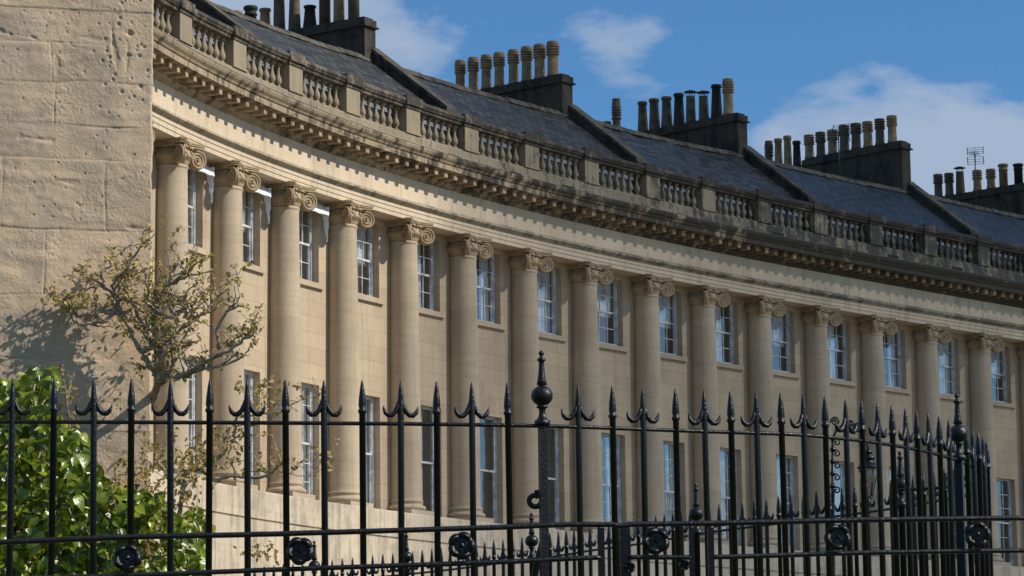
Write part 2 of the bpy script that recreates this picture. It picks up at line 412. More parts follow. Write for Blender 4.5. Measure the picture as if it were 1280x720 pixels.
def pot_mb(kind, h=1.0, r=.155):
    mb = MB()
    if kind == 'banded':
        pr = [(r*1.12, 0), (r*1.12, .07), (r, .10), (r*.93, h*.58), (r*.93, h*.62), (r*1.2, h*.63), (r*1.2, h*.655), (r*.9, h*.67)]
        z = h*.69
        for k in range(3): pr += [(r*.9, z), (r*1.22, z + .012), (r*1.22, z + .035), (r*.9, z + .05)]; z += .077
        pr += [(r*1.15, z), (r*1.1, z + .04), (r*.95, h*.985), (r*1.02, h), (r*.8, h), (r*.75, h*.9), (.001, h*.9)]
        mb.lathe(pr, 16)
    elif kind == 'plain':
        pr = [(r*1.2, 0), (r*1.18, .06), (r*.98, h*.55), (r*.86, h*.9), (r*1.05, h*.91), (r*1.08, h*.965), (r*.98, h), (r*.7, h), (r*.68, h*.9), (.001, h*.9)]
        mb.lathe(pr, 16)
    elif kind == 'roll':
        pr = [(r*1.02, 0), (r*1.0, h*.72), (r*1.14, h*.73), (r*1.14, h*.77), (r, h*.79), (r, h*.88), (r*1.24, h*.9), (r*1.24, h*.98), (r*1.1, h), (r*.8, h), (r*.78, h*.9), (.001, h*.9)]
        mb.lathe(pr, 16)
    elif kind == 'cowl':
        mb.lathe([(r*1.15, 0), (r*1.1, .06), (r*.92, h*.8), (r*.98, h*.84), (r*.6, h*.84), (.001, h*.8)], 16)
        for k in range(4):
            a = k*PI/2 + .4; mb.tube([(r*.85*math.cos(a), r*.85*math.sin(a), h*.82), (r*.9*math.cos(a), r*.9*math.sin(a), h*.98)], .01, 4)
        mb.lathe([(r*1.45, h*.965), (r*1.45, h*.975), (r*.5, h*1.03), (.01, h*1.04)], 16)
    elif kind == 'crown':
        mb.lathe([(r*1.1, 0), (r*1.05, .1), (r*.92, h*.75), (r*1.05, h*.80), (r*1.25, h*.86), (r*1.1, h*.92), (r*.8, h*.9), (.001, h*.88)], 12)
        for k in range(8):
            a = k*PI/4; mb.tube([(r*1.0*math.cos(a), r*1.0*math.sin(a), h*.80), (r*1.35*math.cos(a), r*1.35*math.sin(a), h*.93), (r*1.5*math.cos(a), r*1.5*math.sin(a), h*.9)], [.05, .035, .02], 5)
    return mb.v and mb

def window_frame_mb(w, h, cols, rows, meet=True):
    mb = MB(); W = w/2; y = 0
    for x0, x1, z0, z1 in ((-W, -W+.055, 0, h), (W-.055, W, 0, h), (-W+.055, W-.055, 0, .08), (-W+.055, W-.055, h-.05, h)): mb.box(x0, x1, -.06, .06, z0, z1)
    iw0, iw1, iz0, iz1 = -W+.055, W-.055, .08, h-.05; zm = (iz0 + iz1)/2
    mb.box(iw0, iw1, -.035, .045, zm-.024, zm+.024)
    for a, b, yy in ((iz0, zm-.024, .0), (zm+.024, iz1, -.03)):
        mb.box(iw0, iw0+.035, yy-.012, yy+.03, a, b); mb.box(iw1-.035, iw1, yy-.012, yy+.03, a, b)
        r = rows//2
        for i in range(1, r): z = a + (b-a)*i/r; mb.box(iw0+.035, iw1-.035, yy-.008, yy+.02, z-.009, z+.009)
        for i in range(1, cols): x = iw0 + (iw1-iw0)*i/cols; mb.box(x-.009, x+.009, yy-.0095, yy+.018, a, b)
    return mb

# hidden library of meshes (built once, copied as linked objects below)
def lib(mb, name, mat):
    o = mb.build(name, mat); me = o.data; bpy.data.objects.remove(o); return me
ME = dict(shaft=lib(shaft_mb(), 'column', 'shaft'), base=lib(base_mb(), 'base', 'shaft'), cap=lib(capital_mb(), 'capital', 'capital'),
          balus=lib(baluster_mb(), 'baluster', 'balus'))
WW = 1.16
def curtain_mb(w, z0, z1, x0, x1, y=.10):
    mb = MB(); n = max(4, int((x1-x0)/.02)); vs = []
    for i in range(n+1):
        x = x0 + (x1-x0)*i/n; yy = y + .022*math.sin(x*47 + z0) + .012*math.sin(x*83)
        for z in (z0, z1): vs.append((x, yy, z))
    for i in range(n+1):
        x = x0 + (x1-x0)*i/n; yy = y + .004 + .022*math.sin(x*47 + z0) + .012*math.sin(x*83)
        for z in (z0, z1): vs.append((x, yy, z))
    k = 2*(n+1)
    fs = [(2*i, 2*i+2, 2*i+3, 2*i+1) for i in range(n)] + [(k+2*i, k+2*i+1, k+2*i+3, k+2*i+2) for i in range(n)]
    return mb.add(vs, fs, smooth=True)
def win_lib(h, cols, rows, tagn):
    d = {}
    d['frame'] = lib(window_frame_mb(WW, h, cols, rows), 'window', 'white')
    g_ = MB(); W = WW/2 - .06; zm = (.08 + h - .05)/2
    g_.box(-W, W, .010, .014, .09, zm-.026); g_.box(-W, W, -.022, -.018, zm+.026, h-.07); d['glass'] = lib(g_, 'glass', 'glass')
    W = WW/2; b = MB(); b.add([(-W, .07, 0), (W, .07, 0), (W, .07, h), (-W, .07, h), (-W, 1.2, 0), (W, 1.2, 0), (W, 1.2, h), (-W, 1.2, h)],
          [(4,5,6,7), (0,1,5,4), (3,7,6,2), (0,4,7,3), (1,2,6,5)])
    d['room'] = lib(b, 'room', 'room')
    for nm, (z0, z1, x0, x1) in dict(blind_half=(h*.45, h-.02, -W+.03, W-.03), drape_left=(.05, h-.02, -W+.02, -W+.34), drape_right=(.05, h-.02, W-.40, W-.02), drape_wide=(.05, h-.02, -W+.02, W-.35), blind_full=(.05, h-.02, -W+.03, W-.03)).items():
        d[nm] = lib(curtain_mb(WW, z0, z1, x0, x1, .12), 'curtain', 'curtain')
    return d
UP = win_lib(1.80, 3, 4, 'u'); LO = win_lib(2.72, 3, 6, 'l'); LP = win_lib(2.72, 1, 2, 'p')
ZU, ZL = 5.12, .05
sill_me = lib(MB().box(-.72, .72, -.30, .10, -.125, 0), 'sill', 'shaft')
sill_low_me = lib(MB().box(-.575, .575, -.20, .06, -.045, 0), 'sill', 'shaft')
E_WALL, E_WIN = -.20, -.42

# ------------------------------------------------------------------ houses
PARTY = [-11.6, 5.0, 13.5, 21.8, 29.65, 37.75, 46.2]
LABELS = ['terrace house at far left of the crescent, half hidden behind the rough wall',
 'terrace house whose chimney stack carries a dark crown shaped pot above a grey slate roof',
 'terrace house whose stack carries eight matching buff banded chimney pots',
 'terrace house with lumpy dark slates and a row of sooty pots, two with metal cowls',
 'terrace house with smooth blue slates between the two television aerials',
 'terrace house at the far right edge with blue slates']
SLATE = ['slate_grey', 'slate_grey', 'slate_grey', 'slate_rough', 'slate_blue', 'slate_blue']
P_EAVE, Z_EAVE, P_RIDGE, Z_RIDGE = .62, 10.25, 3.05, 12.10
modil_me = lib(MB().box(-.075, .075, -.33, 0.02, -.115, 0).box(-.095, .095, -.36, 0.02, 0.0, .03), 'modillion', 'modil')
pier_me = lib(MB().box(-.30, .30, -.22, .22, 0, .62).box(-.33, .33, -.24, .24, 0, .05), 'pier', 'balus')
pier_cap_me = None
VENTS = {16.9: 0, 18.0: 0}

wins = [(COLS[i] + COLS[i+1])/2 for i in range(len(COLS)-1)]
for hi in range(6):
    a, b = PARTY[hi], PARTY[hi+1]
    org = P((a+b)/2, 0, 0); org.z = 3.2
    house = empty('terrace_house', org, LABELS[hi], 'house', 'terrace houses of the crescent')
    # wall with window openings
    mb = MB(); hw = WW/2
    my = [w for w in wins if a < w < b]
    sb = sorted(set([a, b] + [w - hw for w in my] + [w + hw for w in my] + [s for s in COLS if a < s < b]))
    zb = [0, ZL, ZL + 2.72, ZU, ZU + 1.8, 7.06]
    for s0, s1 in zip(sb, sb[1:]):
        m_ = (s0+s1)/2; inwin = any(abs(m_ - w) < hw for w in my)
        for z0, z1 in zip(zb, zb[1:]):
            zc = (z0+z1)/2
            if inwin and (ZL < zc < ZL+2.72 or ZU < zc < ZU+1.8):
                if s1 - s0 > .5 or True:
                    for (q0, q1) in (((s0, z0), (s0, z1)), ((s1, z1), (s1, z0)), ((s0, z1), (s1, z1)), ((s1, z0), (s0, z0))):
                        mb.add([P(q0[0], E_WALL, q0[1]) - org, P(q1[0], E_WALL, q1[1]) - org, P(q1[0], E_WIN - .10, q1[1]) - org, P(q0[0], E_WIN - .10, q0[1]) - org],
                               [(0, 1, 2, 3)], [(q0[0], q0[1]), (q1[0], q1[1]), (q1[0] + .3, q1[1]), (q0[0] + .3, q0[1])])
                continue
            mb.add([P(s0, E_WALL, z0) - org, P(s1, E_WALL, z0) - org, P(s1, E_WALL, z1) - org, P(s0, E_WALL, z1) - org], [(0, 1, 2, 3)],
                   [(s0, z0), (s1, z0), (s1, z1), (s0, z1)])
    wall = mb.build('wall', 'ashlar', house, fix=False)
    # ledge and ground floor
    mb = sweep([(-.25, .0), (.56, .0), (.565, -.035), (.56, -.6), (.52, -.605), (.52, -.635), (.545, -.64)], a, b, org)
    mb.build('pedestal_course', 'plinth', house, fix=False)
    sweep([(.545, -.64), (.545, -4.7)], a, b, org).build('ground_floor_wall', 'plinth', house, fix=False)
    # entablature
    ent = sweep([(-.22, 7.062), (.33, 7.062), (.33, 7.062), (.33, 7.15), (.318, 7.152), (.345, 7.165), (.345, 7.26), (.333, 7.262), (.362, 7.275), (.362, 7.365), (.345, 7.37), (.345, 8.06)], a, b, org, step=.3)
    ent.build('frieze', 'frieze', house, fix=False)
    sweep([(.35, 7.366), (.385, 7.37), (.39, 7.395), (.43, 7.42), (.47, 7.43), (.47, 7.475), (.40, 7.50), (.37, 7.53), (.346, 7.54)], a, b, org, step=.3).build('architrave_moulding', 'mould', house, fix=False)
    cor = sweep([(.345, 8.06), (.40, 8.07), (.42, 8.12), (.48, 8.14), (.50, 8.165), (.50, 8.33), (.90, 8.335), (.90, 8.345), (.92, 8.345), (.92, 8.48), (.95, 8.49), (.97, 8.53), (1.02, 8.58), (1.05, 8.64), (1.05, 8.67), (1.035, 8.68)], a, b, org, step=.3).build('cornice', 'cornice', house, fix=False)
    sweep([(1.035, 8.68), (1.05, 8.685), (1.05, 8.692), (.3, 8.75)], a, b, org, step=.3).build('lead_flashing', 'lead', house, fix=False)
    # modillions: six to the bay, each its own part of the cornice
    for i in range(len(COLS)-1):
        for k in range(6):
            s_ = COLS[i] + (COLS[i+1]-COLS[i])*(k+.5)/6
            if a < s_ < b: put('modillion', modil_me, cor, P(s_, .50, 8.298) - org, rz_at(s_))
    # balustrade
    bal = sweep([(.30, 8.75), (.30, 8.78), (.34, 8.78), (.34, 8.98), (.31, 9.0), (.31, 9.16), (.29, 9.19), (.26, 9.20), (-.06, 9.20), (-.10, 9.16), (-.10, 8.6)], a, b, org, step=.3).build('balustrade', 'balus', house, fix=False)
    rail = sweep([(-.07, 9.80), (.27, 9.80), (.29, 9.82), (.29, 9.86), (.33, 9.89), (.35, 9.93), (.37, 9.95), (.37, 10.01), (.30, 10.06), (-.10, 10.06), (-.16, 10.0), (-.16, 9.93), (-.09, 9.86)], a, b, org, closed=True, step=.3, caps=hi in (0, 5))
    for s_ in COLS:
        if a < s_ < b:
            Mx = Matrix.Translation(P(s_, .1, 9.80) - org) @ Matrix.Rotation(rz_at(s_), 4, 'Z')
            rail.box(-.35, .35, -.25, .24, .002, .08, Mx); rail.box(-.38, .38, -.30, .29, .08, .20, Mx); rail.box(-.35, .35, -.27, .26, .20, .30, Mx)
    rail.build('hand_rail', 'rail', bal)
    for i in range(len(COLS)-1):
        c0, c1 = COLS[i], COLS[i+1]
        if a < c0 < b: put('pier', pier_me, bal, P(c0, .1, 9.19) - org, rz_at(c0))
        for k in range(7):
            s_ = c0 + .30 + (c1-c0-.60)*(k+.5)/7
            if a < s_ < b and R.random() > .0:
                o = put('baluster', ME['balus'], bal, P(s_, .1, 9.198) - org, rz_at(s_) + R.uniform(-.03, .03))
    if a < COLS[-1] < b: put('pier', pier_me, bal, P(COLS[-1], .1, 9.19) - org, rz_at(COLS[-1]))
    # columns
    for s_ in COLS:
        if a < s_ < b:
            c = put('column', ME['shaft'], house, P(s_, 0, 0) - org, rz_at(s_))
            put('base', ME['base'], c); put('capital', ME['cap'], c, (0, 0, 6.575))
    # windows
    for wi, w in enumerate(my):
        idx = wins.index(w) - 3
        u = put('window', UP['frame'], house, P(w, E_WIN, ZU) - org, rz_at(w)); put('glass', UP['glass'], u); put('room', UP['room'], u)
        for kn in (['blind_full'], ['drape_left', 'blind_half'], ['drape_left', 'blind_half'], ['drape_wide'], ['blind_half'], ['drape_wide'], ['drape_left', 'drape_right'])[idx % 7]: put('curtain', UP[kn], u)
        put('sill', sill_me, u, (0, 0, 0))
        L_ = LP if idx in (4, 5, 6, 7) else LO
        u = put('window', L_['frame'], house, P(w, E_WIN, ZL) - org, rz_at(w)); put('glass', L_['glass'], u); put('room', L_['room'], u)
        for kn in (['drape_right', 'drape_left'], ['drape_wide'], ['blind_full'], ['blind_full'], ['blind_full'], ['drape_wide'], ['drape_left'], ['drape_left'], ['drape_left', 'drape_right'])[idx % 9]: put('curtain', L_[kn], u)
        put('sill', sill_low_me, u, (0, 0, 0))
    if hi == 0:                                            # closing gable at the hidden end
        gb = MB(); pts = [(.35, -4.7), (.35, 8.7), (-.5, 9.7), (-P_RIDGE, Z_RIDGE), (-P_RIDGE - 3.2, Z_RIDGE - 2.4), (-P_RIDGE - 3.2, -4.7)]
        vs = [P(s_, e_, z_) - org for s_ in (a - .3, a + .02) for e_, z_ in pts]; m_ = len(pts)
        gb.add(vs, [tuple(range(m_))[::-1], tuple(range(m_, 2*m_))] + [(i, (i+1) % m_, m_ + (i+1) % m_, m_ + i) for i in range(m_)])
        gb.build('gable_wall', 'plinth', house)
    # roof
    A, B = a + .19, b - .19
    rf = MB(); n = 44; mrow = 14; vs = []; uv = []
    lum = .035 if SLATE[hi] == 'slate_rough' else .012
    LEN = math.hypot(P_RIDGE - P_EAVE, Z_RIDGE - Z_EAVE)
    for i in range(n+1):
        s_ = A + (B-A)*i/n
        for j in range(mrow+1):
            t = j/mrow; d_ = lum*noise.noise(Vector((s_*1.7, t*4, hi*9)))*2
            vs.append(P(s_, -(P_EAVE + (P_RIDGE-P_EAVE)*t), Z_EAVE + (Z_RIDGE-Z_EAVE)*t + d_ - .04*math.sin(PI*i/n)) - org); uv.append((s_, t*LEN))
    for i in range(n):
        for j in range(mrow): q = i*(mrow+1) + j; rf.add([vs[q], vs[q+mrow+1], vs[q+mrow+2], vs[q+1]], [(0,1,2,3)], [uv[q], uv[q+mrow+1], uv[q+mrow+2], uv[q+1]], smooth=True)
    bm_ = rf
    roof = rf.build('roof', SLATE[hi], house, fix=False)
    sweep([(-P_RIDGE - .02, Z_RIDGE - .02), (-P_RIDGE - 3.2, Z_RIDGE - 2.4)], A, B, org).build('rear_roof_slope', SLATE[hi], house, fix=False)
    sweep([(-.10, 8.7), (-.10, 9.7), (-.12, 9.7), (-.5, 9.7), (-.5, 9.75), (-P_EAVE-.1, 10.3)], a, b, org).build('gutter', 'lead', house, fix=False)
    rg = MB(); nseg = int((B-A)/.42)
    for i in range(nseg):
        s0 = A + (B-A)*i/nseg; s1 = A + (B-A)*(i+1)/nseg - .012; dz = R.uniform(-.012, .012) - .04*math.sin(PI*(i+.5)/nseg)
        sweep([(-P_RIDGE + .20, Z_RIDGE - .115 + dz), (-P_RIDGE + .15, Z_RIDGE - .03 + dz), (-P_RIDGE + .07, Z_RIDGE + .045 + dz), (-P_RIDGE, Z_RIDGE + .07 + dz), (-P_RIDGE - .08, Z_RIDGE + .04 + dz), (-P_RIDGE - .22, Z_RIDGE - .12 + dz)], s0, s1, org, closed=True, caps=True, mb=rg)
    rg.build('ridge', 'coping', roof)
    # party wall coping on the right boundary, and the chimney stack riding on it
    if hi < 5:
        cp = MB(); n = 6
        def slab(s0, s1, p0, z0, p1, z1, th, seg=6):
            for i in range(seg):
                t0, t1 = i/seg, (i+1)/seg - .004; vs = []
                for t in (t0, t1):
                    p_, z_ = p0 + (p1-p0)*t, z0 + (z1-z0)*t
                    j_ = R.uniform(-.006, .006)
                    for s_ in (s0, s1):
                        for zz in (z_ - th, z_ + j_): vs.append(P(s_, -p_, zz) - org)
                cp.add(vs, [(0,1,3,2), (4,6,7,5), (0,4,5,1), (2,3,7,6), (0,2,6,4), (1,5,7,3)])
        slab(b-.20, b+.20, .55, Z_EAVE + .26, P_RIDGE - .1, Z_RIDGE + .30, .10)
        slab(b-.20, b+.20, P_RIDGE - .1, Z_RIDGE + .31, P_RIDGE + .35, Z_RIDGE + .31, .10, 1)
        cp.build('party_wall_coping', 'coping', house)
        pw = MB()
        vs = [P(s_, -p_, z_) - org for s_ in (b-.165, b+.165) for p_, z_ in ((.55, 9.6), (.55, Z_EAVE+.17), (P_RIDGE-.1, Z_RIDGE+.21), (P_RIDGE+4.4, Z_RIDGE+.21), (P_RIDGE+4.4, 9.6))]
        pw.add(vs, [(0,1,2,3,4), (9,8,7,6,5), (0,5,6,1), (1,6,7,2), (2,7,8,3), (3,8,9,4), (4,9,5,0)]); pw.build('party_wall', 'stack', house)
        # stack
        st = MB(); s0, s1 = b - .47, b - .02; Z1 = (13.05, 13.12, 13.18, 13.33, 13.66)[hi]
        p0, p1 = 2.9, (7.3, 6.9, 6.9, 6.9, 6.9)[hi]
        def sbox(mbx, s0, s1, p0, p1, z0, z1):
            vs = [P(s_, -p_, z_) - org for s_ in (s0, s1) for p_ in (p0, p1) for z_ in (z0, z1)]
            mbx.add(vs, [(0,1,3,2),(4,6,7,5),(0,4,5,1),(2,3,7,6),(0,2,6,4),(1,5,7,3)])
        sbox(st, s0, s1, p0, p1, 10.8, Z1 - .24); sbox(st, s0-.07, s1+.07, p0-.07, p1+.07, Z1-.24, Z1-.20); sbox(st, s0-.02, s1+.02, p0-.02, p1+.02, Z1-.20, Z1-.03)
        sbox(st, s0+.05, s1-.05, p0+.05, p1-.05, Z1-.03, Z1+.03)
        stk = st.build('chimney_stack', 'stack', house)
        spec = {0: [('plain', 1.0, 'pot_grey')]*6,
                1: [('roll', 1.15, 'pot_grey'), ('crown', 0, 0), ('plain', .5, 'pot_black'), ('roll', 1.2, 'pot_grey'), ('crown', 1.2, 'pot_grey')],
                2: [('banded', 1.03, 'pot_buff')]*8,
                3: [('banded', 1.12, 'pot_buff'), ('plain', 1.02, 'pot_black'), ('cowl', .90, 'pot_grey'), ('cowl', 1.0, 'pot_grey'), ('plain', 1.0, 'pot_black'), ('plain', 1.0, 'pot_grey'), ('plain', 1.0, 'pot_grey'), ('plain', 1.0, 'pot_grey')],
                4: [('banded', .90, 'pot_buff'), ('banded', .85, 'pot_grey'), ('banded', .86, 'pot_buff'), ('banded', .86, 'pot_grey'), ('banded', .88, 'pot_grey'), ('banded', .80, 'pot_buff'), ('banded', .80, 'pot_grey'), ('banded', .8, 'pot_buff')]}[hi]
        if hi == 1: spec = [('roll', 1.4, 'pot_grey'), ('crown', 1.35, 'pot_buff'), ('roll', 1.1, 'pot_grey'), ('plain', .62, 'pot_black'), ('plain', 1.35, 'pot_grey'), ('crown', 1.3, 'pot_grey'), ('plain', .75, 'pot_buff'), ('roll', .9, 'pot_black'), ('plain', .85, 'pot_buff')]
        for k, (kd, h_, mt) in enumerate(spec):
            p_ = 3.40 + k*.485; s_ = (s0+s1)/2 + R.uniform(-.03, .03)
            me = pot_mb(kd, h_ + R.uniform(-.02, .02), .150 + R.uniform(-.008, .008))
            o = me.build('chimney_pot', mt, stk, P(s_, -p_, Z1 + .02) - org, rz_at(s_)); o.rotation_euler.x = R.uniform(-.012, .012)
            if kd == 'crown': o['label'] = 'tall chimney pot with spiky crown top'
            if kd == 'cowl': o['label'] = 'grimy chimney pot under a flat metal cowl'
        rear = {
                3: [(7.85, 1.28, 'banded', 'pot_grey'), (8.25, .62, 'plain', 'pot_grey')],
                4: [(7.3, .72, 'plain', 'pot_black'), (7.68, .95, 'plain', 'pot_buff'), (8.07, .92, 'plain', 'pot_buff'), (8.47, .9, 'banded', 'pot_grey')]}.get(hi, [])
        if rear:
            rs_ = MB(); sbox(rs_, s0+.05, s1-.05, 7.2, 9.6, 10.5, Z1 - .45); rs_ = rs_.build('rear_chimney_stack', 'stack', house)
            for p_, h_, kd, mt in rear:
                pot_mb(kd, h_ + .45, .13).build('chimney_pot', mt, rs_, P((s0+s1)/2, -p_, Z1 - .46) - org)
    else:
        st = MB(); s0, s1 = 44.5, 44.95; Z1 = 13.30
        def sbox(mbx, s0, s1, p0, p1, z0, z1):
            vs = [P(s_, -p_, z_) - org for s_ in (s0, s1) for p_ in (p0, p1) for z_ in (z0, z1)]
            mbx.add(vs, [(0,1,3,2),(4,6,7,5),(0,4,5,1),(2,3,7,6),(0,2,6,4),(1,5,7,3)])
        sbox(st, s0, s1, 2.9, 6.9, 10.8, Z1-.24); sbox(st, s0-.07, s1+.07, 2.83, 6.97, Z1-.24, Z1-.2); sbox(st, s0-.02, s1+.02, 2.88, 6.92, Z1-.2, Z1)
        stk = st.build('chimney_stack', 'stack', house)
        for k, (p_, kd, h_, mt) in enumerate([(3.0, 'banded', .8, 'pot_buff'), (3.5, 'roll', .72, 'pot_black'), (4.1, 'roll', .80, 'pot_buff'), (4.6, 'banded', .62, 'pot_buff'), (5.15, 'banded', .68, 'pot_buff'), (5.85, 'cowl', .95, 'pot_grey'), (6.3, 'banded', .78, 'pot_grey'), (6.75, 'banded', .82, 'pot_grey')]):
            pot_mb(kd, h_, .145).build('chimney_pot', mt, stk, P(44.72, -p_, Z1 + (0 if p_ < 7 else -.05)) - org)
        rs_ = MB(); sbox(rs_, s0+.05, s1-.05, 6.98, 9.9, 10.5, Z1 - .06); rs_.build('rear_chimney_stack', 'stack', house)
# weep openings in the balustrade plinth: solid near-black blocks, their inner shade painted
for hi, s_ in ((1, 9.1), (1, 10.0), (1, 12.3), (2, 15.0), (2, 17.3), (3, 26.8), (4, 32.3), (4, 35.5)):
    bal = [c for c in COL.objects if c.name.startswith('balustrade')][hi]
    o = bal.parent.location
    MB().box(-.26, .26, -.012, .10, 0, .19).build('drain_opening', 'dark', bal, P(s_, .335, 8.785) - o, rz_at(s_))

# ------------------------------------------------------------------ white sheeting over the first three upper windows
for k, w in enumerate(wins[4:7]):
    mb = MB(); rr = random.Random(k); W = .66
    n = 14; vs = []                                         # hood bulging out over the window head
    for i in range(n+1):
        x = -W + 2*W*i/n
        for j in range(6):
            t = j/5
            z = 1.86 - .27*t - .008*math.sin(i*1.3 + k)*t; y = -.12 - .19*math.sin(t*1.5) - .004*math.sin(i*2.1 + j)
            vs.append((x, y, z))
    fs = [(i*6+j, (i+1)*6+j, (i+1)*6+j+1, i*6+j+1) for i in range(n) for j in range(5)]
    off = [(x, y + .012, z - .012) for x, y, z in vs]
    mb.add(vs + off, fs + [tuple(q + len(vs) for q in f)[::-1] for f in fs], smooth=True)
    for sd in (-1, 1):                                      # drooping tails at both ends
        L_ = (.75 if sd > 0 else .62) + rr.uniform(-.08, .08); vs = []; m = 12
        for i in range(m+1):
            t = i/m; wd = .20*(1-t)**1.3 + .035 + .012*math.sin(i*1.9 + k)
            for q in range(4):
                vs.append((sd*(W + .012*math.sin(i*1.1 + q)), -.31 + wd*q/3 + .05*t + .01*math.sin(i*1.7), 1.80 - L_*t))
        fs = [(i*4+q, (i+1)*4+q, (i+1)*4+q+1, i*4+q+1) for i in range(m) for q in range(3)]
        off = [(x - sd*.014, y, z) for x, y, z in vs]
        mb.add(vs + off, fs + [tuple(a_ + len(vs) for a_ in f)[::-1] for f in fs], smooth=True)
    o = mb.build('plastic_sheet', 'sheet', None, P(w, E_WIN + .16, ZU), rz_at(w))
    tag(o, ('white plastic sheeting draped over the upper window nearest the rough wall', 'white plastic sheeting draped over the second upper window from the rough wall', 'white plastic sheeting draped over the third upper window from the rough wall')[k], 'sheeting', 'plastic sheets over upper windows')
    MB().box(.60, .67, -.02, .07, -.02, 1.3).build('side_board', 'white', o)

# ------------------------------------------------------------------ television aerials
def aerial(base, h, label, n, yaw, wid):
    e = empty('television_aerial', base, label, 'aerial', 'television aerials')
    MB().tube([(0, 0, 0), (0, 0, h)], .02, 6).build('mast', 'steel', e)
    c, s = math.cos(yaw), math.sin(yaw); u = Vector((c, s, 0)); v = Vector((-s, c, 0))
    a = MB(); zt = h - .02
    a.tube([u*-.5 + Vector((0, 0, zt)), u*.35 + Vector((0, 0, zt))], .012, 5)
    for k in range(n): p = u*(-.45 + k*.7/n) + Vector((0, 0, zt)); a.tube([p - v*.16, p + v*.16], .006, 4)
    a.build('boom', 'steel', e)
    r = MB()                                               # grid reflector: two open grids one above the other
    for sg in (-1, 1):
        for k in range(4): z = zt + sg*(.05 + k*.075); x = u*(.16 + .03*k); r.tube([x - v*wid + Vector((0, 0, z)), x + v*wid + Vector((0, 0, z))], .008, 4)
        for q in (-1, 0, 1): r.tube([u*.16 + v*wid*q + Vector((0, 0, zt + sg*.04)), u*.26 + v*wid*q + Vector((0, 0, zt + sg*.29))], .016 if q else .006, 4)
    r.build('reflector', 'steel', e)
b0 = P(34.25, -3.05, Z_RIDGE + .03); aerial(b0, 1.42, 'television aerial with a grid reflector on a thick mast before the fourth chimney stack', 6, rad(60), .27)
b1 = P(41.5, -3.05, Z_RIDGE + .03); aerial(b1, 1.72, 'slender television aerial standing alone against the sky at far right', 6, rad(75), .26)

# ------------------------------------------------------------------ rough end wall on the left (its block faces are really uneven)
Dw = 14.0; corner = at(190, 400, Dw); hW = rad(75)
Tw = Vector((-math.sin(hW), -math.cos(hW), 0)); Nw = Vector((math.cos(hW), -math.sin(hW), 0))   # leftwards / outwards to the camera
cz = lambda py: at(190, py, Dw).z
rows_px = [-180, -95, 17, 60, 107, 160, 203, 290, 372, 452, 540, 625, 710, 800]
rows_z = [cz(p) for p in rows_px]
rw = random.Random(3)
vj = [sorted(rw.uniform(.02, 1.6) for _ in range(1)) + [] for _ in rows_z]
vjo = {2: [.20, .62], 3: [.48], 4: [.46, .9], 5: [.46, .1], 6: [.22, .7], 7: [.5], 8: [.30, .8], 9: [.15, .62], 10: [.4]}
pocks = [(rw.uniform(0, .95), rw.uniform(cz(760), cz(-60)), rw.uniform(.0022, .0065)) for _ in range(420)]
pocks += [(rw.uniform(0, .30), rw.uniform(cz(130), cz(0)), rw.uniform(.004, .010)) for _ in range(40)] + [(.112, cz(43), .016), (.16, cz(25), .009)]
BLK = {}
cell = {}
for p in pocks: cell.setdefault((int(p[0]/.05), int(p[1]/.05)), []).append(p)
cracks = [((.80, cz(47)), (.50, cz(57)), .012), ((.50, cz(57)), (.30, cz(66)), .014), ((.44, cz(47)), (.24, cz(54)), .006), ((.62, cz(178)), (.47, cz(181)), .010), ((.20, cz(35)), (.17, cz(95)), .010), ((.46, cz(75)), (.45, cz(98)), .008), ((.12, cz(55)), (.13, cz(100)), .008), ((.46, cz(230)), (.36, cz(232)), .007), ((.14, cz(285)), (.03, cz(287)), .010)]
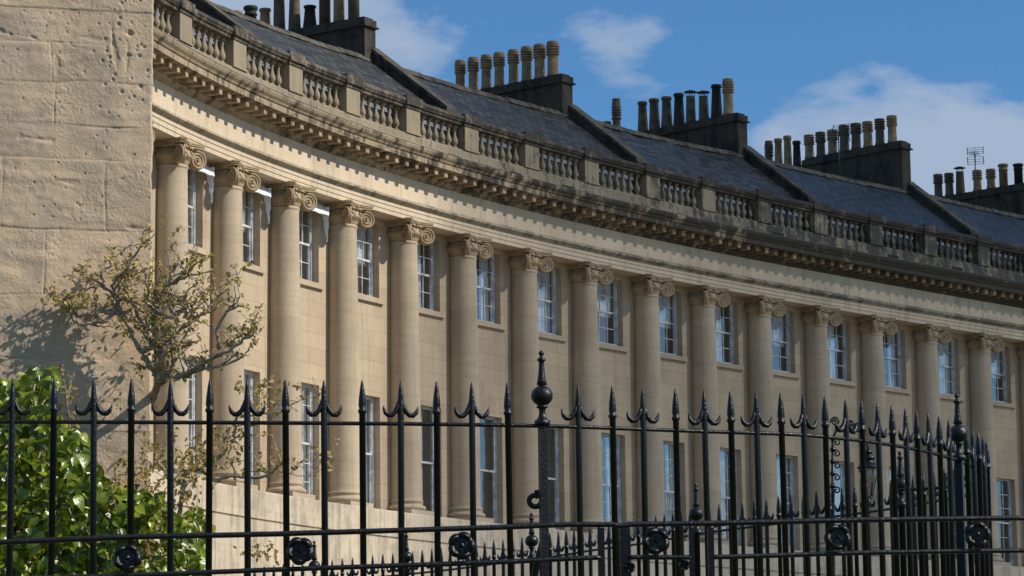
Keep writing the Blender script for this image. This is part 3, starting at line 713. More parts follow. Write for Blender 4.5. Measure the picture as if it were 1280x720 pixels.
def wall_h(u, z):
    global JM, BT
    JM = 0; bi, bj = 0, 0
    h = .010*noise.noise(Vector((u*3.1, z*3.1, 1))) + .0035*noise.noise(Vector((u*9, z*11, 4))) + .0014*noise.noise(Vector((u*27, z*33, 7)))*max(.2, .9 + 1.8*noise.noise(Vector((u*4, z*5, 31)))) + .0012*noise.noise(Vector((u*75, z*85, 2)))*max(.1, .6 + 2*noise.noise(Vector((u*6, z*6, 41))))
    h += .003*max(0, noise.noise(Vector((u*5, z*16, 9))))*2
    wob = .012*noise.noise(Vector((u*4, z*4, 20)))
    for i, zr in enumerate(rows_z):
        d = abs(z - zr - wob)
        if d < .02: JM = max(JM, math.exp(-(d/.004)**2)*(.55 + .9*noise.noise(Vector((u*7, zr, 23)))))
        if d < .02: h -= max(0, .0022 + .006*noise.noise(Vector((u*5, zr, 3))))*math.exp(-(d/.0035)**2)
    for i in range(len(rows_z)-1):
        if rows_z[i+1] < z <= rows_z[i]:
            bi = i
            for uj in vjo.get(i, [.3]):
                d = abs(u - uj - wob)
                if u > uj + wob: bj += 1
                if d < .02: JM = max(JM, math.exp(-(d/.004)**2)*(.5 + .9*noise.noise(Vector((z*7, uj, 23)))))
                if d < .02: h -= max(0, .0022 + .006*noise.noise(Vector((z*6, uj, 13))))*math.exp(-(d/.0032)**2)
            h += .0015*math.sin(i*2.3)
            break
    BT = BLK.setdefault((bi, bj), rw.random())
    for (u0, z0), (u1, z1), dep in cracks:
        a = Vector((u0, z0)); b_ = Vector((u1, z1)); p = Vector((u, z)); t = max(0, min(1, (p-a).dot(b_-a)/(b_-a).length_squared))
        q = a + (b_-a)*t; d = (p - q).length + .020*noise.noise(Vector((u*9, z*9, 8))) + .010*noise.noise(Vector((u*35, z*35, 8))); d = max(d, 0)
        if d < .03: h -= dep*.6*math.exp(-(max(0, d)/.007)**2)*(.5 + .5*math.sin(PI*min(.95, max(.05, t))))
    ci, cj = int(u/.05), int(z/.05)
    for di in (-1, 0, 1):
        for dj in (-1, 0, 1):
            for (pu, pz, pr) in cell.get((ci+di, cj+dj), ()):
                d2 = ((u-pu)**2 + (z-pz)**2)/(pr*pr)
                if d2 < 4: h -= pr*.9*math.exp(-d2*d2*1.6)
    return h
jms, bts = [], []; JM = BT = 0
mb = MB(); us = [i*.0042 for i in range(215)] + [.92 + .06*i for i in range(1, 30)]
zs = [cz(770) + (cz(-40) - cz(770))*i/640 for i in range(641)]
zs = [0.2, .8, 1.2, zs[0] - .15] + zs + [zs[-1] + .2*i for i in range(1, 24)]
vs = []
for z in zs:
    for i, u in enumerate(us):
        fine = u < .93 and cz(775) < z < cz(-45)
        h = wall_h(u, z) if fine else .0
        jms.append(JM if fine else 0); bts.append(BT if fine else .5)
        if i == 0: h -= .018 + .012*noise.noise(Vector((z*9, 3, 3)))
        elif i == 1: h -= .006
        edge = (.007*noise.noise(Vector((z*6, 1, 5))) + .004*noise.noise(Vector((z*22, 1, 5)))) if i < 12 else 0
        vs.append(Tw*(u + edge*(1 - i/12 if i < 12 else 0)) + Nw*h + Vector((0, 0, z)))
nu = len(us)
fs = [(j*nu+i, j*nu+i+1, (j+1)*nu+i+1, (j+1)*nu+i) for j in range(len(zs)-1) for i in range(nu-1)]
mb.add(vs, fs, smooth=True)
ed = [vs[j*nu] for j in range(len(zs))]; bk = [v + Nw*-.55 for v in ed]
mb.add(ed + bk, [(j, j+1, len(ed)+j+1, len(ed)+j) for j in range(len(ed)-1)], smooth=False)
ul, zt = us[-1], zs[-1]
mb.add([Tw*0 + Vector((0,0,zt)), Tw*ul + Vector((0,0,zt)), Tw*ul - Nw*.55 + Vector((0,0,zt)), -Nw*.55 + Vector((0,0,zt)), Tw*ul + Vector((0,0,.2)), Tw*ul - Nw*.55 + Vector((0,0,.2)), -Nw*.55 + Vector((0,0,.2))],
       [(0,1,2,3), (1,4,5,2), (2,5,6,3)])
o = mb.build('block_wall', 'endwall', None, (corner.x, corner.y, 0), fix=False)
for nm_, arr, fill in (('joint', jms, 0.0), ('block', bts, .5)):
    at_ = o.data.attributes.new(nm_, 'FLOAT', 'POINT'); at_.data.foreach_set('value', arr + [fill]*(len(o.data.vertices) - len(arr)))
nt = M['endwall'].node_tree; g = N(nt); pb = [n_ for n_ in nt.nodes if n_.type == 'BSDF_PRINCIPLED'][0]
src = pb.inputs['Base Color'].links[0].from_socket
aj = g.n('ShaderNodeAttribute'); aj.attribute_name = 'joint'; ab = g.n('ShaderNodeAttribute'); ab.attribute_name = 'block'
c = g.mix(1.0, src, g.mix(ab.outputs['Fac'], (.84, .85, .86), (1.10, 1.08, 1.06)), 'MULTIPLY')
c = g.mix(g.math('MULTIPLY', aj.outputs['Fac'], .4), c, (.25, .20, .145))
g.l(c, pb.inputs['Base Color'])
tag(o, 'rough pitted blockwork wall of big sunlit stones filling the left edge', 'wall')

# ------------------------------------------------------------------ iron railings
def spear_bar(hook, below=1.0, r=.0112, k=1.0):
    """z = 0 is the top rail"""
    mb = MB(); q = r*k
    pr = [(q, -below), (q, .034*k), (q*1.35, .038*k), (q*1.35, .046*k), (q*.95, .05*k), (q*1.22, .062*k), (q*1.05, .09*k), (q*.62, .125*k), (q*.30, .145*k), (.0006, .149*k)]
    if hook: pr = [(q, -below), (q, .03*k), (q*1.0, .05*k), (q*.92, .085*k), (q*.62, .120*k), (q*.28, .142*k), (.0006, .149*k)]
    mb.lathe(pr, 10)
    if hook:
        for sd in (-1, 1):
            pts = [(sd*x*k, 0, z*k) for x, z in ((.004, .082), (.010, .060), (.019, .041), (.031, .030), (.043, .029), (.053, .037), (.059, .050), (.061, .062))]
            mb.tube(pts, [.006*k, .0085*k, .0090*k, .0095*k, .0092*k, .0080*k, .0050*k, .0008*k], 8)
    return mb
def finial_mb(k=1.0, below=1.2, r=.012):
    pr = [(r, -below), (r, 0), (.026*k, .002), (.028*k, .006*k), (.028*k, .018*k), (.020*k, .022*k), (.013*k, .034*k), (.011*k, .050*k), (.013*k, .060*k), (.020*k, .064*k), (.019*k, .070*k)]
    for i in range(9): a = -PI*.38 + PI*.80*i/8; pr.append((.0385*k*math.cos(a), .105*k + .036*k*math.sin(a)))
    pr += [(.0185*k, .143*k), (.0150*k, .16*k), (.0115*k, .185*k), (.0095*k, .215*k), (.0092*k, .224*k), (.0150*k, .228*k), (.0150*k, .234*k), (.0080*k, .239*k), (.0060*k, .243*k)]
    for i in range(6): a = -PI*.35 + PI*.85*i/5; pr.append((max(.0005, .0100*k*math.cos(a)), .2535*k + .0100*k*math.sin(a)))
    return MB().lathe(pr, 18)
me_sp = lib(spear_bar(False), 'spear_bar', 'iron'); me_hk = lib(spear_bar(True), 'hooked_bar', 'iron')

def rail_along(mb, pts, r, flat=1.0, n=8): return mb.tube(pts, r, n, flat=flat)
def smooth_path(keys, x):
    """keys: (x, y, D)"""
    for (a, b_) in zip(keys, keys[1:]):
        if x <= b_[0]: break
    i = keys.index(a); t = (x - a[0])/(b_[0]-a[0])
    p0 = keys[max(0, i-1)]; p3 = keys[min(len(keys)-1, i+2)]
    out = []
    for j in (1, 2):
        m1 = (b_[j]-p0[j])/(b_[0]-p0[0])*(b_[0]-a[0]); m2 = (p3[j]-a[j])/(p3[0]-a[0])*(b_[0]-a[0])
        out.append((2*t**3-3*t**2+1)*a[j] + (t**3-2*t**2+t)*m1 + (-2*t**3+3*t**2)*b_[j] + (t**3-t**2)*m2)
    return out
# railing A: front run and its bend away on the right. Rail at constant height; distance follows from it.
ZA = 1.215 + EYE
def onplane(px, py, z):                 # the point of height z seen there, used to lay the rail path out on plan
    v = at(px, py, 1.0) - Vector((0, 0, EYE)); return Vector((0, 0, EYE)) + v*((z - EYE)/v.z)
keysA = [(-60, 527), (0, 527.2), (200, 528), (400, 529), (560, 530.5), (700, 533), (800, 536.5), (900, 540), (1000, 543.5), (1060, 549), (1120, 557), (1165, 566), (1200, 576), (1225, 587), (1236, 598)]
def lerpk(keys, x):
    k3 = [(a, b_, 0) for a, b_ in keys]; return smooth_path(k3, x)[0]
barsA = [(-34, 1), (15, 0), (67, 1), (117, 0), (164, 1), (213, 0), (262, 1), (309, 0), (357, 1), (405, 0), (453, 1), (501, 0), (546, 1), (590, 0), (635, 1), (678, 2), (723, 0), (766, 1), (804, 0), (845, 1), (881, 0), (914, 1), (946, 0), (977, 1), (1005, 0), (1032, 1), (1058, 0), (1078, 1), (1098, 0), (1116, 1), (1133, 0), (1147, 1), (1162, 0), (1175, 1), (1187, 0), (1199, 2), (1209, 1), (1217, 0), (1224, 1), (1230, 0), (1234.5, 1)]
e0 = at(640, 527, 10.3); rootA = empty('iron_railing', (e0.x, e0.y, ZA - 1.0), 'tall black iron railing of barbed and plain spears across the front, curving away right', 'railing')
oA = rootA.location.copy()
pl = [onplane(x, lerpk(keysA, x), ZA) for x in [-80 + 12*i for i in range(110)] if x <= 1236] + [onplane(1236, 598, ZA)]
last = pl[-1]; dr = (pl[-1] - pl[-6]); dr.z = 0; ang = math.atan2(dr.y, dr.x)
for i in range(1, 12):
    ang += .16; last = last + Vector((math.cos(ang), math.sin(ang), 0))*.06; pl.append(last.copy())
# even out the path
for _ in range(3): pl = [pl[0]] + [(pl[i-1] + pl[i]*2 + pl[i+1])/4 for i in range(1, len(pl)-1)] + [pl[-1]]
MB().tube([p - oA for p in pl], .0072, 8).build('top_rail', 'iron', rootA)
MB().tube([p - oA - Vector((0, 0, .95)) for p in pl], .010, 8).build('bottom_rail', 'iron', rootA)
def near_dir(p, path):
    i = min(range(1, len(path)-1), key=lambda j: (path[j] - p).length); d = path[i+1] - path[i-1]; return math.atan2(d.y, d.x)
rb = random.Random(5)
for x, kind in barsA:
    p = onplane(min(x, 1235.5), lerpk(keysA, min(x, 1235.5)), ZA); yaw = near_dir(p, pl)
    if kind == 2:
        f_ = finial_mb().build('finial_post', 'iron', rootA, p - oA, yaw)
        b_ = MB(); b_.box(-.0132, .0132, -.0132, .0132, -1.2, -.002); b_.build('square_post', 'iron', rootA, p - oA, yaw)
        if x < 1000:                                       # back stay with its scroll
            s_ = MB(); c = Vector((-.030, .03, -.255)); pts = []
            for i in range(22):
                a = PI*.5 - i/21*2*PI*1.15; r_ = .026 - .010*i/21; pts.append(c + Vector((r_*math.cos(a), 0, r_*math.sin(a))))
            s_.tube([Vector((.012, .03, -.222))] + pts, .0075, 8, flat=1.3)
            s_.tube([(.004, .03, -.30), (.0, .03, -.38), (-.012, .035, -.43), (-.030, .045, -.49), (-.042, .055, -.56), (-.048, .065, -.70), (-.05, .07, -1.1)], [.010, .013, .014, .014, .0135, .013, .013], 8)
            s_.build('back_stay', 'iron', rootA, p - oA)
    else:
        o = put('hooked_bar' if kind == 0 else 'spear_bar', me_hk if kind == 0 else me_sp, rootA, p - oA, yaw + rb.uniform(-.06, .06))
        o.rotation_euler.x = rb.uniform(-.006, .006); o.rotation_euler.y = rb.uniform(-.006, .006)
i0 = next(i for i, p in enumerate(pl) if (p - last).length < 1e6 and i > 5); acc = 0
for i in range(len(pl) - 11, len(pl) - 1):
    acc += (pl[i] - pl[i-1]).length
    if acc > .125: acc = 0; put('hooked_bar' if i % 4 < 2 else 'spear_bar', me_hk if i % 4 < 2 else me_sp, rootA, pl[i] - oA, near_dir(pl[i], pl))
dwA = MB(); w0 = [p + Vector((0, 0, -1.0)) for p in pl]
for i in range(len(w0)-1):
    a_, b_ = w0[i], w0[i+1]; t = (b_-a_).normalized(); nn = Vector((-t.y, t.x, 0))*.13
    zt_, zb_ = ZA - 1.0, -.05
    vs = [Vector((q.x, q.y, z_)) for q in (a_ + nn, a_ - nn, b_ + nn, b_ - nn) for z_ in (zb_, zt_)]
    dwA.add(vs, [(1,3,7,5), (0,1,5,4), (2,6,7,3)])
tag(dwA.build('dwarf_wall', 'kerb', None, None, fix=False), 'low stone dwarf wall carrying the curving front railing', 'wall')

# railing B: lower double rail with rosettes, straight, just in front
kB2 = [(-60, 681), (0, 678), (160, 671.5), (320, 668), (480, 663.5), (640, 658.5), (700, 656), (780, 655.5), (900, 653.8), (1080, 650), (1280, 647.5), (1340, 647)]
kB3 = [(-60, 727), (0, 724), (160, 719.5), (320, 713), (480, 707.5), (640, 702), (748, 697), (890, 696.5), (1080, 691), (1280, 688), (1340, 687)]
DB = lambda x: 9.72 + x/1280*.72
rootB = empty('handrail', tuple(at(640, 690, DB(640)) - Vector((0, 0, .8))), 'low black double handrail studded with iron rosettes crossing in front of the spears', 'handrail')
oB = rootB.location.copy()
def jit(x, a=1): return .0006*a*noise.noise(Vector((x*.03, 1, 1)))*8
MB().tube([at(x, lerpk(kB2, x) + (1.6 if abs(x-779) < 7 else 0) + jit(x)*60, DB(x)) - oB for x in range(-60, 1340, 7)], .0090, 10).build('upper_rail', 'iron', rootB)
for xa, xb in ((-60, 752), (785, 864), (888, 1340)):
    MB().tube([at(x, lerpk(kB3, x) + jit(x+50)*60, DB(x)) - oB for x in range(xa, xb, 7)] + [at(xb, lerpk(kB3, xb), DB(xb)) - oB], .0082, 10).build('lower_rail', 'iron', rootB)
for x, w, top in ((751, .0115, 655), (779, .0125, 655), (864, .009, 655), (888, .0105, 655)):
    p = at(x, top + 5, DB(x) + .004) - oB; b_ = MB(); b_.box(-w, w, -.012, .012, -.75, 0); b_.build('upright', 'iron', rootB, p)
for x in (-58, 1330):
    p = at(x, 655, DB(x) + .004) - oB; MB().box(-.014, .014, -.012, .012, -.75, 0).build('upright', 'iron', rootB, p)
def rosette_mb(Rr):
    mb = MB(); n = 60; m = 10; vs = []
    for side in (-1, 1):
        for j in range(m+1):
            t = j/m
            for k in range(n):
                a = 2*PI*k/n; pet = abs(math.sin(a*2.5 + .4)); ro = Rr*(.84 + .16*pet**.6)
                r = max(.0004, t*ro)
                h = .012*math.exp(-(t/.16)**2) + .007*math.exp(-((t-.36)/.07)**2)*(.6 + .4*abs(math.sin(a*2.5 + 1.6))) + .017*math.exp(-((t-.74)/.15)**2)*(.1 + .9*pet) + .002
                if t > .97: h = .001
                vs.append((r*math.cos(a), side*h, r*math.sin(a)))
    k0 = (m+1)*n
    fs = [(j*n+k, j*n+(k+1) % n, (j+1)*n+(k+1) % n, (j+1)*n+k) for j in range(m) for k in range(n)]
    fs += [tuple(q + k0 for q in f) for f in fs[:m*n]]
    fs += [(m*n+k, m*n+(k+1) % n, k0+m*n+(k+1) % n, k0+m*n+k) for k in range(n)]
    return mb.add(vs, fs, smooth=True)
ros = lib(rosette_mb(.0475), 'rosette', 'iron'); ros_s = lib(rosette_mb(.020), 'rosette', 'iron')
for i, (x, y) in enumerate(((159, 697), (375, 688.5), (577, 682), (820, 676), (1047, 671), (1222, 668))):
    o = put('rosette', ros, rootB, at(x, y, DB(x) - .012) - oB, rb.uniform(-.1, .1)); o.rotation_euler.y = rb.uniform(0, 6)
for x, y in ((787, 709), (855, 706)): put('rosette', ros_s, rootB, at(x, y, DB(x) - .010) - oB)
MB().box(-.16, .16, -.010, .010, -.004, .004).build('gate_bar', 'iron', rootB, at(821, 732, DB(821)) - oB)

# railing C: the further one, rising to the right as it comes nearer
ZC = 1.37 + EYE
keysC = [(300, 737), (345, 733), (400, 728), (450, 723.5), (508, 718), (559, 712.5), (610, 706), (690, 696), (740, 688), (802, 679.5), (890, 665), (944, 658), (1000, 651), (1060, 643.5), (1120, 635), (1191, 622.5), (1230, 616)]
rootC = empty('iron_railing', tuple(onplane(800, 679.5, ZC) - Vector((0, 0, 1))), 'smaller far black iron railing receding to the left behind the front spears', 'railing')
oC = rootC.location.copy()
plC = [onplane(x, lerpk(keysC, x), ZC) for x in range(300, 1231, 10)]
MB().tube([p - oC for p in plC], .010, 6, flat=.7).build('top_rail', 'iron', rootC)
me_sc = lib(spear_bar(False, 1.0, .0115, 1.02), 'spear_bar', 'iron'); me_hc = lib(spear_bar(True, 1.0, .0115, 1.02), 'hooked_bar', 'iron')
acc = .05; k = 0; finx = [onplane(x, lerpk(keysC, x), ZC) for x in (393, 508, 665, 871, 1127)]
for p in finx: finial_mb(1.10, 1.0, .017).build('finial_post', 'iron', rootC, p - oC)
for i in range(1, len(plC)):
    seg = plC[i] - plC[i-1]; L_ = seg.length; t = 0
    while acc + (L_ - t) >= .108:
        t += .108 - acc; acc = 0; p = plC[i-1] + seg*(t/L_)
        if min((p - q).length for q in finx) > .05:
            put('hooked_bar' if k % 2 else 'spear_bar', me_hc if k % 2 else me_sc, rootC, p - oC, math.atan2(seg.y, seg.x) + rb.uniform(-.05, .05))
        k += 1
    acc += L_ - t
dw = MB()
for i in range(len(plC)-1):
    a_, b_ = plC[i], plC[i+1]; t = (b_-a_).normalized(); nn = Vector((-t.y, t.x, 0))*.13
    vs = [Vector((q.x, q.y, z_)) for q in (a_ + nn, a_ - nn, b_ + nn, b_ - nn) for z_ in (0.0, ZC - 1.0)]
    dw.add(vs, [(1,3,7,5), (0,1,5,4), (2,6,7,3)])
tag(dw.build('dwarf_wall', 'kerb', None, None, fix=False), 'low stone kerb wall under the far railing', 'wall')

M['lampglass'] = M['glass'].copy(); M['lampglass'].name = 'clear_lamp_glass'
for n_ in M['lampglass'].node_tree.nodes:
    if n_.type == 'MATH' and n_.operation == 'MULTIPLY' and not n_.inputs[1].is_linked: n_.inputs[1].default_value = 1.0
    if n_.type == 'BSDF_TRANSPARENT': n_.inputs[0].default_value = (.95, .95, .95, 1)
# ------------------------------------------------------------------ scrolled lamp bracket behind the railing
DL = 16.2; pxm = F/DL
def lp(x, y): return at(x, y, DL)
lb = empty('street_lamp', tuple(lp(1041, 800)), 'black wrought iron lamp on a scrolled bracket seen through the railing bars', 'street lamp')
oL = lb.location.copy()
MB().tube([lp(1041, y) - oL for y in (800, 720, 640, 545)], [.016, .014, .011, .009], 8).build('post', 'iron', lb)
sc = MB()
def spiral(cx, cy, r0, r1, a0, turns, n=26):
    return [lp(cx + (r0+(r1-r0)*i/(n-1))*math.cos(a0 + turns*2*PI*i/(n-1)), cy + (r0+(r1-r0)*i/(n-1))*math.sin(a0 + turns*2*PI*i/(n-1))) - oL for i in range(n)]
sc.tube(spiral(1044, 527, 6, 1.5, PI*.9, 1.6), .0055, 6); sc.tube(spiral(1072, 535, 6.5, 1.5, -PI*.1, -1.6), .0055, 6)
sc.tube(spiral(1052, 536, 4, 1, 0, 1.4), .005, 6); sc.tube(spiral(1064, 529, 3.5, 1, PI, 1.4), .005, 6)
sc.tube([lp(x, y) - oL for x, y in ((1041, 548), (1045, 538), (1053, 531), (1062, 530), (1072, 535), (1079, 543), (1084, 556), (1086, 566))], .0065, 6)
for yy in (548, 562, 577, 592, 608): sc.tube(spiral(1046, yy + 5, 5, 1.2, PI, 1.3), .0045, 5); sc.ball(lp(1041, yy) - oL, .017, 8)
sc.build('bracket', 'iron', lb)
cpz = MB(); c = lp(1086, 586) - oL
cpz.lathe([(.058, 0), (.066, .006), (.058, .012), (.040, .030), (.030, .036), (.030, .048), (.038, .052), (.034, .066), (.018, .074), (.018, .080), (.026, .084), (.020, .098), (.008, .106), (.0005, .118)], 16, c)
cp_ = cpz.build('lantern_cap', 'iron', lb)
gl = MB(); gl.lathe([(.012, -.15), (.028, -.12), (.048, -.05), (.052, -.004)], 12, c); gl.build('lantern_glass', 'lampglass', lb)
fr = MB()
for k in range(6): a = k*PI/3; fr.tube([c + Vector((.053*math.cos(a), .053*math.sin(a), 0)), c + Vector((.014*math.cos(a), .014*math.sin(a), -.15))], .003, 5)
fr.lathe([(.016, -.158), (.016, -.15), (.006, -.147)], 12, c); fr.tube([c + Vector((0, 0, -.158)), c + Vector((0, 0, -.19))], [.010, .003], 6); fr.build('lantern_frame', 'iron', lb)

# ------------------------------------------------------------------ wisteria
rp = random.Random(21)
def c4(x, y): return (x/3, 240 + y/3)
def c5(x, y): return (x/2.5725, 440 + y/2.5725)
def wy(x):           # distance of the wall face at picture column x, and free space beyond its corner
    xx = min(x, 190); v = at(xx, 400, 1.0); d = Vector((v.x, v.y, 0)); o_ = Vector((corner.x, corner.y, 0))
    # ray t*d meets plane (p - corner).Nw = 0
    return (o_.dot(Nw)/d.dot(Nw))
limbs = [ # (points in the zoomed crops, start r, end r, depth in front of the wall start/end)
 (c4, [(600,715),(585,680),(560,645),(530,600),(500,540),(470,480),(430,400),(400,360),(340,320)], .019, .005, .26, .16),
 (c4, [(480,1250),(500,1050),(535,900),(565,800),(588,745),(600,700)], .022, .020, -.62, .24),
 (c4, [(470,480),(440,455),(370,450),(320,460),(290,470),(270,440),(258,452)], .013, .004, .24, .12),
 (c4, [(430,450),(380,488),(330,495),(300,500),(280,485),(262,460)], .009, .003, .22, .15),
 (c4, [(400,365),(360,350),(300,385),(240,400),(180,385)], .006, .003, .18, .16),
 (c4, [(600,715),(600,690),(600,620),(560,560),(545,520),(580,440),(620,360),(700,300),(760,250)], .017, .004, .28, .42),
 (c4, [(620,360),(690,322),(800,290)], .009, .003, .36, .45),
 (c4, [(602,710),(635,680),(650,620),(640,560),(700,500),(770,450),(810,400),(860,360)], .013, .004, .27, .40),
 (c4, [(600,620),(640,580),(690,580),(715,565)], .013, .009, .38, .50),
 (c4, [(700,500),(740,465),(800,440),(830,410)], .010, .003, .34, .34),
 (c4, [(602,712),(655,700),(690,682),(730,665),(800,620),(870,590),(940,535),(955,560)], .015, .004, .26, .50),
 (c4, [(800,655),(870,640),(920,610),(945,570)], .008, .003, .40, .46),
 (c4, [(700,690),(760,665),(830,655)], .010, .006, .30, .44),
 (c4, [(820,590),(815,510),(850,450),(900,430),(920,428)], .009, .003, .42, .52),
 (c4, [(850,450),(880,420),(900,390)], .006, .003, .46, .5),
 (c4, [(470,480),(440,400),(455,320),(490,260),(530,200),(548,190)], .009, .003, .24, .30),
 (c4, [(400,365),(380,310),(412,280),(408,245)], .007, .003, .18, .18),
 (c4, [(600,620),(575,520),(560,420),(545,330),(540,290)], .012, .004, .33, .36),
 (c4, [(430,400),(425,340),(470,300),(520,290)], .008, .003, .22, .30),
 (c4, [(545,520),(500,420),(480,380),(430,350)], .010, .004, .30, .22),
 (c4, [(640,560),(660,480),(630,420),(660,380)], .009, .003, .34, .40),
 (c4, [(580,440),(650,470),(690,430),(700,380),(745,340)], .008, .003, .36, .44),
 (c4, [(620,360),(640,310),(665,270),(672,225)], .007, .002, .38, .42),
 (c4, [(530,600),(560,585),(640,590),(700,575)], .012, .007, .30, .45),
 (c5, [(560,700),(570,560),(590,440),(600,390),(690,350),(740,290),(760,220),(775,200)], .014, .006, .45, .6),
 (c5, [(690,415),(760,400),(850,402),(880,380),(905,352)], .009, .004, .55, .6),
 (c5, [(740,290),(790,305),(830,360)], .005, .002, .58, .6),
 (c5, [(600,390),(640,380),(700,418)], .008, .008, .48, .55),
 (c5, [(775,210),(840,200),(900,190),(970,150)], .006, .002, .6, .62),
 (c5, [(900,385),(960,400),(1020,398)], .003, .0015, .6, .62),
 (c5, [(370,560),(380,480),(410,420),(440,395)], .009, .003, .5, .45),
 (c5, [(200,340),(225,250),(215,150),(240,70)], .006, .0025, .25, .22),
 (c5, [(560,480),(540,400),(500,340),(490,300)], .007, .003, .4, .35),
]
trunkmb = MB(); tips = []; leafpts = []
def add_limb(pts, r0, r1, spur=True, depth=0):
    # Catmull-Rom smoothing
    q = []
    for i in range(len(pts)-1):
        a, b_, c_, d_ = pts[max(0, i-1)], pts[i], pts[i+1], pts[min(len(pts)-1, i+2)]
        for k in range(5):
            t = k/5; v = .5*((2*b_) + (c_-a)*t + (2*a-5*b_+4*c_-d_)*t*t + (3*b_-a-3*c_+d_)*t**3)
            j = .006 if depth == 0 else .003
            q.append(v + Vector((rp.uniform(-j, j), rp.uniform(-j, j), rp.uniform(-j, j))))
    q.append(pts[-1]); n = len(q)
    rs = [(r0 + (r1-r0)*i/(n-1))*rp.uniform(.82, 1.22) for i in range(n)]
    trunkmb.tube(q, rs, 6)
    for i in range(2, n):
        t = i/n
        if depth < 2 and rp.random() < (.27 if depth == 0 else .20) and rs[i] < .02 and q[i].z > EYE + .95:
            L_ = rp.uniform(.05, .16)*(1 if depth == 0 else .6)
            d = Vector((rp.uniform(-1, 1), rp.uniform(-.5, .35), rp.uniform(-.25, 1))).normalized()
            pp = [q[i]]; 
            for k in range(3):
                d = (d + Vector((rp.uniform(-.5, .5), rp.uniform(-.3, .3), rp.uniform(-.2, .5)))).normalized(); pp.append(pp[-1] + d*L_/3)
            add_limb(pp, min(rs[i]*.6, .006), .0018, depth=depth+1)
    tips.append((q[-1], depth))
    if depth and rp.random() < .6: tips.append((q[n//2], depth))
for fn, pts, r0, r1, d0, d1 in limbs:
    w = []
    for i, p in enumerate(pts):
        x, y = fn(*p); t = i/(len(pts)-1); off = d0 + (d1-d0)*t
        w.append(at(x, y, wy(x) - off*(.62 if off > 0 else 1)))
    add_limb(w, r0, r1)
wroot = empty('wisteria', (corner.x, corner.y - .35, .1), 'gnarled wisteria with bronze spring leaves spreading against the wall corner', 'climbing plant')
oW = wroot.location.copy()
for i in range(len(trunkmb.v)): trunkmb.v[i] = trunkmb.v[i] - oW
trunkmb.build('trunk', 'bark', wroot)
def leaf(mb, tone, base, d, up, L_, Wd, tn, fold=.25, droop=.3, n=4):
    d = d.normalized(); s = d.cross(up); s = s.normalized() if s.length > 1e-5 else d.orthogonal().normalized(); nrm = s.cross(d).normalized()
    prof = {3: [(0, 0), (.35, .5), (.75, .32), (1, 0)], 4: [(-.06, .18), (.10, .46), (.38, .50), (.72, .27), (1, 0)]}[3 if n == 3 else 4]
    vs = []; 
    for t, wd in prof:
        c = base + d*L_*t - nrm*(droop*L_*t*t); 
        vs += [c - s*Wd*wd + nrm*fold*Wd*wd, c, c + s*Wd*wd + nrm*fold*Wd*wd]
    fs = []
    for i in range(len(prof)-1): q = 3*i; fs += [(q, q+1, q+4, q+3), (q+1, q+2, q+5, q+4)]
    mb.add(vs, fs, smooth=True); tone.extend([tn]*len(fs))
lm_, tone = MB(), []
def cluster(p, n, spread, L0, L1):
    for k in range(n):
        d = Vector((rp.uniform(-1, 1), rp.uniform(-1, .4), rp.uniform(-1, .5)))
        b_ = p + Vector((rp.gauss(0, 1), rp.gauss(0, 1)*.6, rp.gauss(0, 1)))*spread
        L_ = rp.uniform(L0, L1); leaf(lm_, tone, b_ - oW, d, Vector((rp.uniform(-.4, .4), -1, rp.uniform(0, 1))), L_, L_*.55, rp.random(), fold=rp.uniform(.2, .7), n=3)
for p, dp in tips:
    if p.z < EYE + .9: continue
    a_ = rp.random()
    if a_ < .48: cluster(p, rp.randint(3, 6), .008, .012, .030)
for (x, y, n, sx) in ((62, 368, 26, 10), (75, 378, 26, 10), (95, 375, 30, 12), (110, 372, 26, 11), (105, 362, 20, 12), (150, 345, 22, 14), (175, 335, 24, 14), (205, 330, 20, 14), (180, 305, 14, 6), (245, 325, 16, 9), (135, 322, 10, 5), (190, 380, 26, 16), (220, 375, 22, 14), (160, 395, 16, 14), (245, 400, 16, 12), (215, 420, 18, 14), (270, 375, 14, 8), (280, 358, 12, 6), (300, 415, 12, 8), (315, 425, 12, 6), (205, 445, 16, 12)):
    for k in range(int(n*.55)):
        xx, yy = x + rp.gauss(0, sx*.6), y + rp.gauss(0, sx*.5); b_ = at(xx, yy, wy(xx) - rp.uniform(.07, .26))
        d = Vector((rp.uniform(-1, 1), rp.uniform(-1, .4), rp.uniform(-1.2, .3))); L_ = rp.uniform(.014, .036)
        leaf(lm_, tone, b_ - oW, d, Vector((rp.uniform(-.4, .4), -1, rp.uniform(0, 1))), L_, L_*.55, rp.random(), fold=rp.uniform(.2, .7), n=3)
for (x, y, n, sx) in ((215, 600, 90, 22), (240, 575, 60, 16), (255, 555, 40, 10), (285, 560, 30, 10), (200, 640, 70, 16), (235, 640, 50, 14), (185, 685, 60, 14), (190, 710, 60, 12), (205, 705, 40, 10), (318, 688, 26, 8), (335, 690, 22, 7), (170, 590, 30, 14), (155, 600, 24, 10), (350, 575, 26, 9), (345, 480, 20, 8), (330, 485, 16, 6), (95, 490, 8, 6), (20, 640, 30, 16), (30, 690, 30, 14), (405, 578, 10, 4), (413, 572, 8, 3)):
    for k in range(n):
        xx, yy = x + rp.gauss(0, sx), y + rp.gauss(0, sx*.9); b_ = at(xx, yy, wy(xx) - rp.uniform(.35, .75))
        d = Vector((rp.uniform(-1, 1), rp.uniform(-1, .4), rp.uniform(-1.4, .2))); L_ = rp.uniform(.016, .036)
        leaf(lm_, tone, b_ - oW, d, Vector((rp.uniform(-.4, .4), -1, rp.uniform(0, 1))), L_, L_*.5, rp.random()*.55, fold=rp.uniform(.2, .7), n=3)
lm_.build('foliage', 'leaf_bronze', wroot, fix=False, tone=tone)

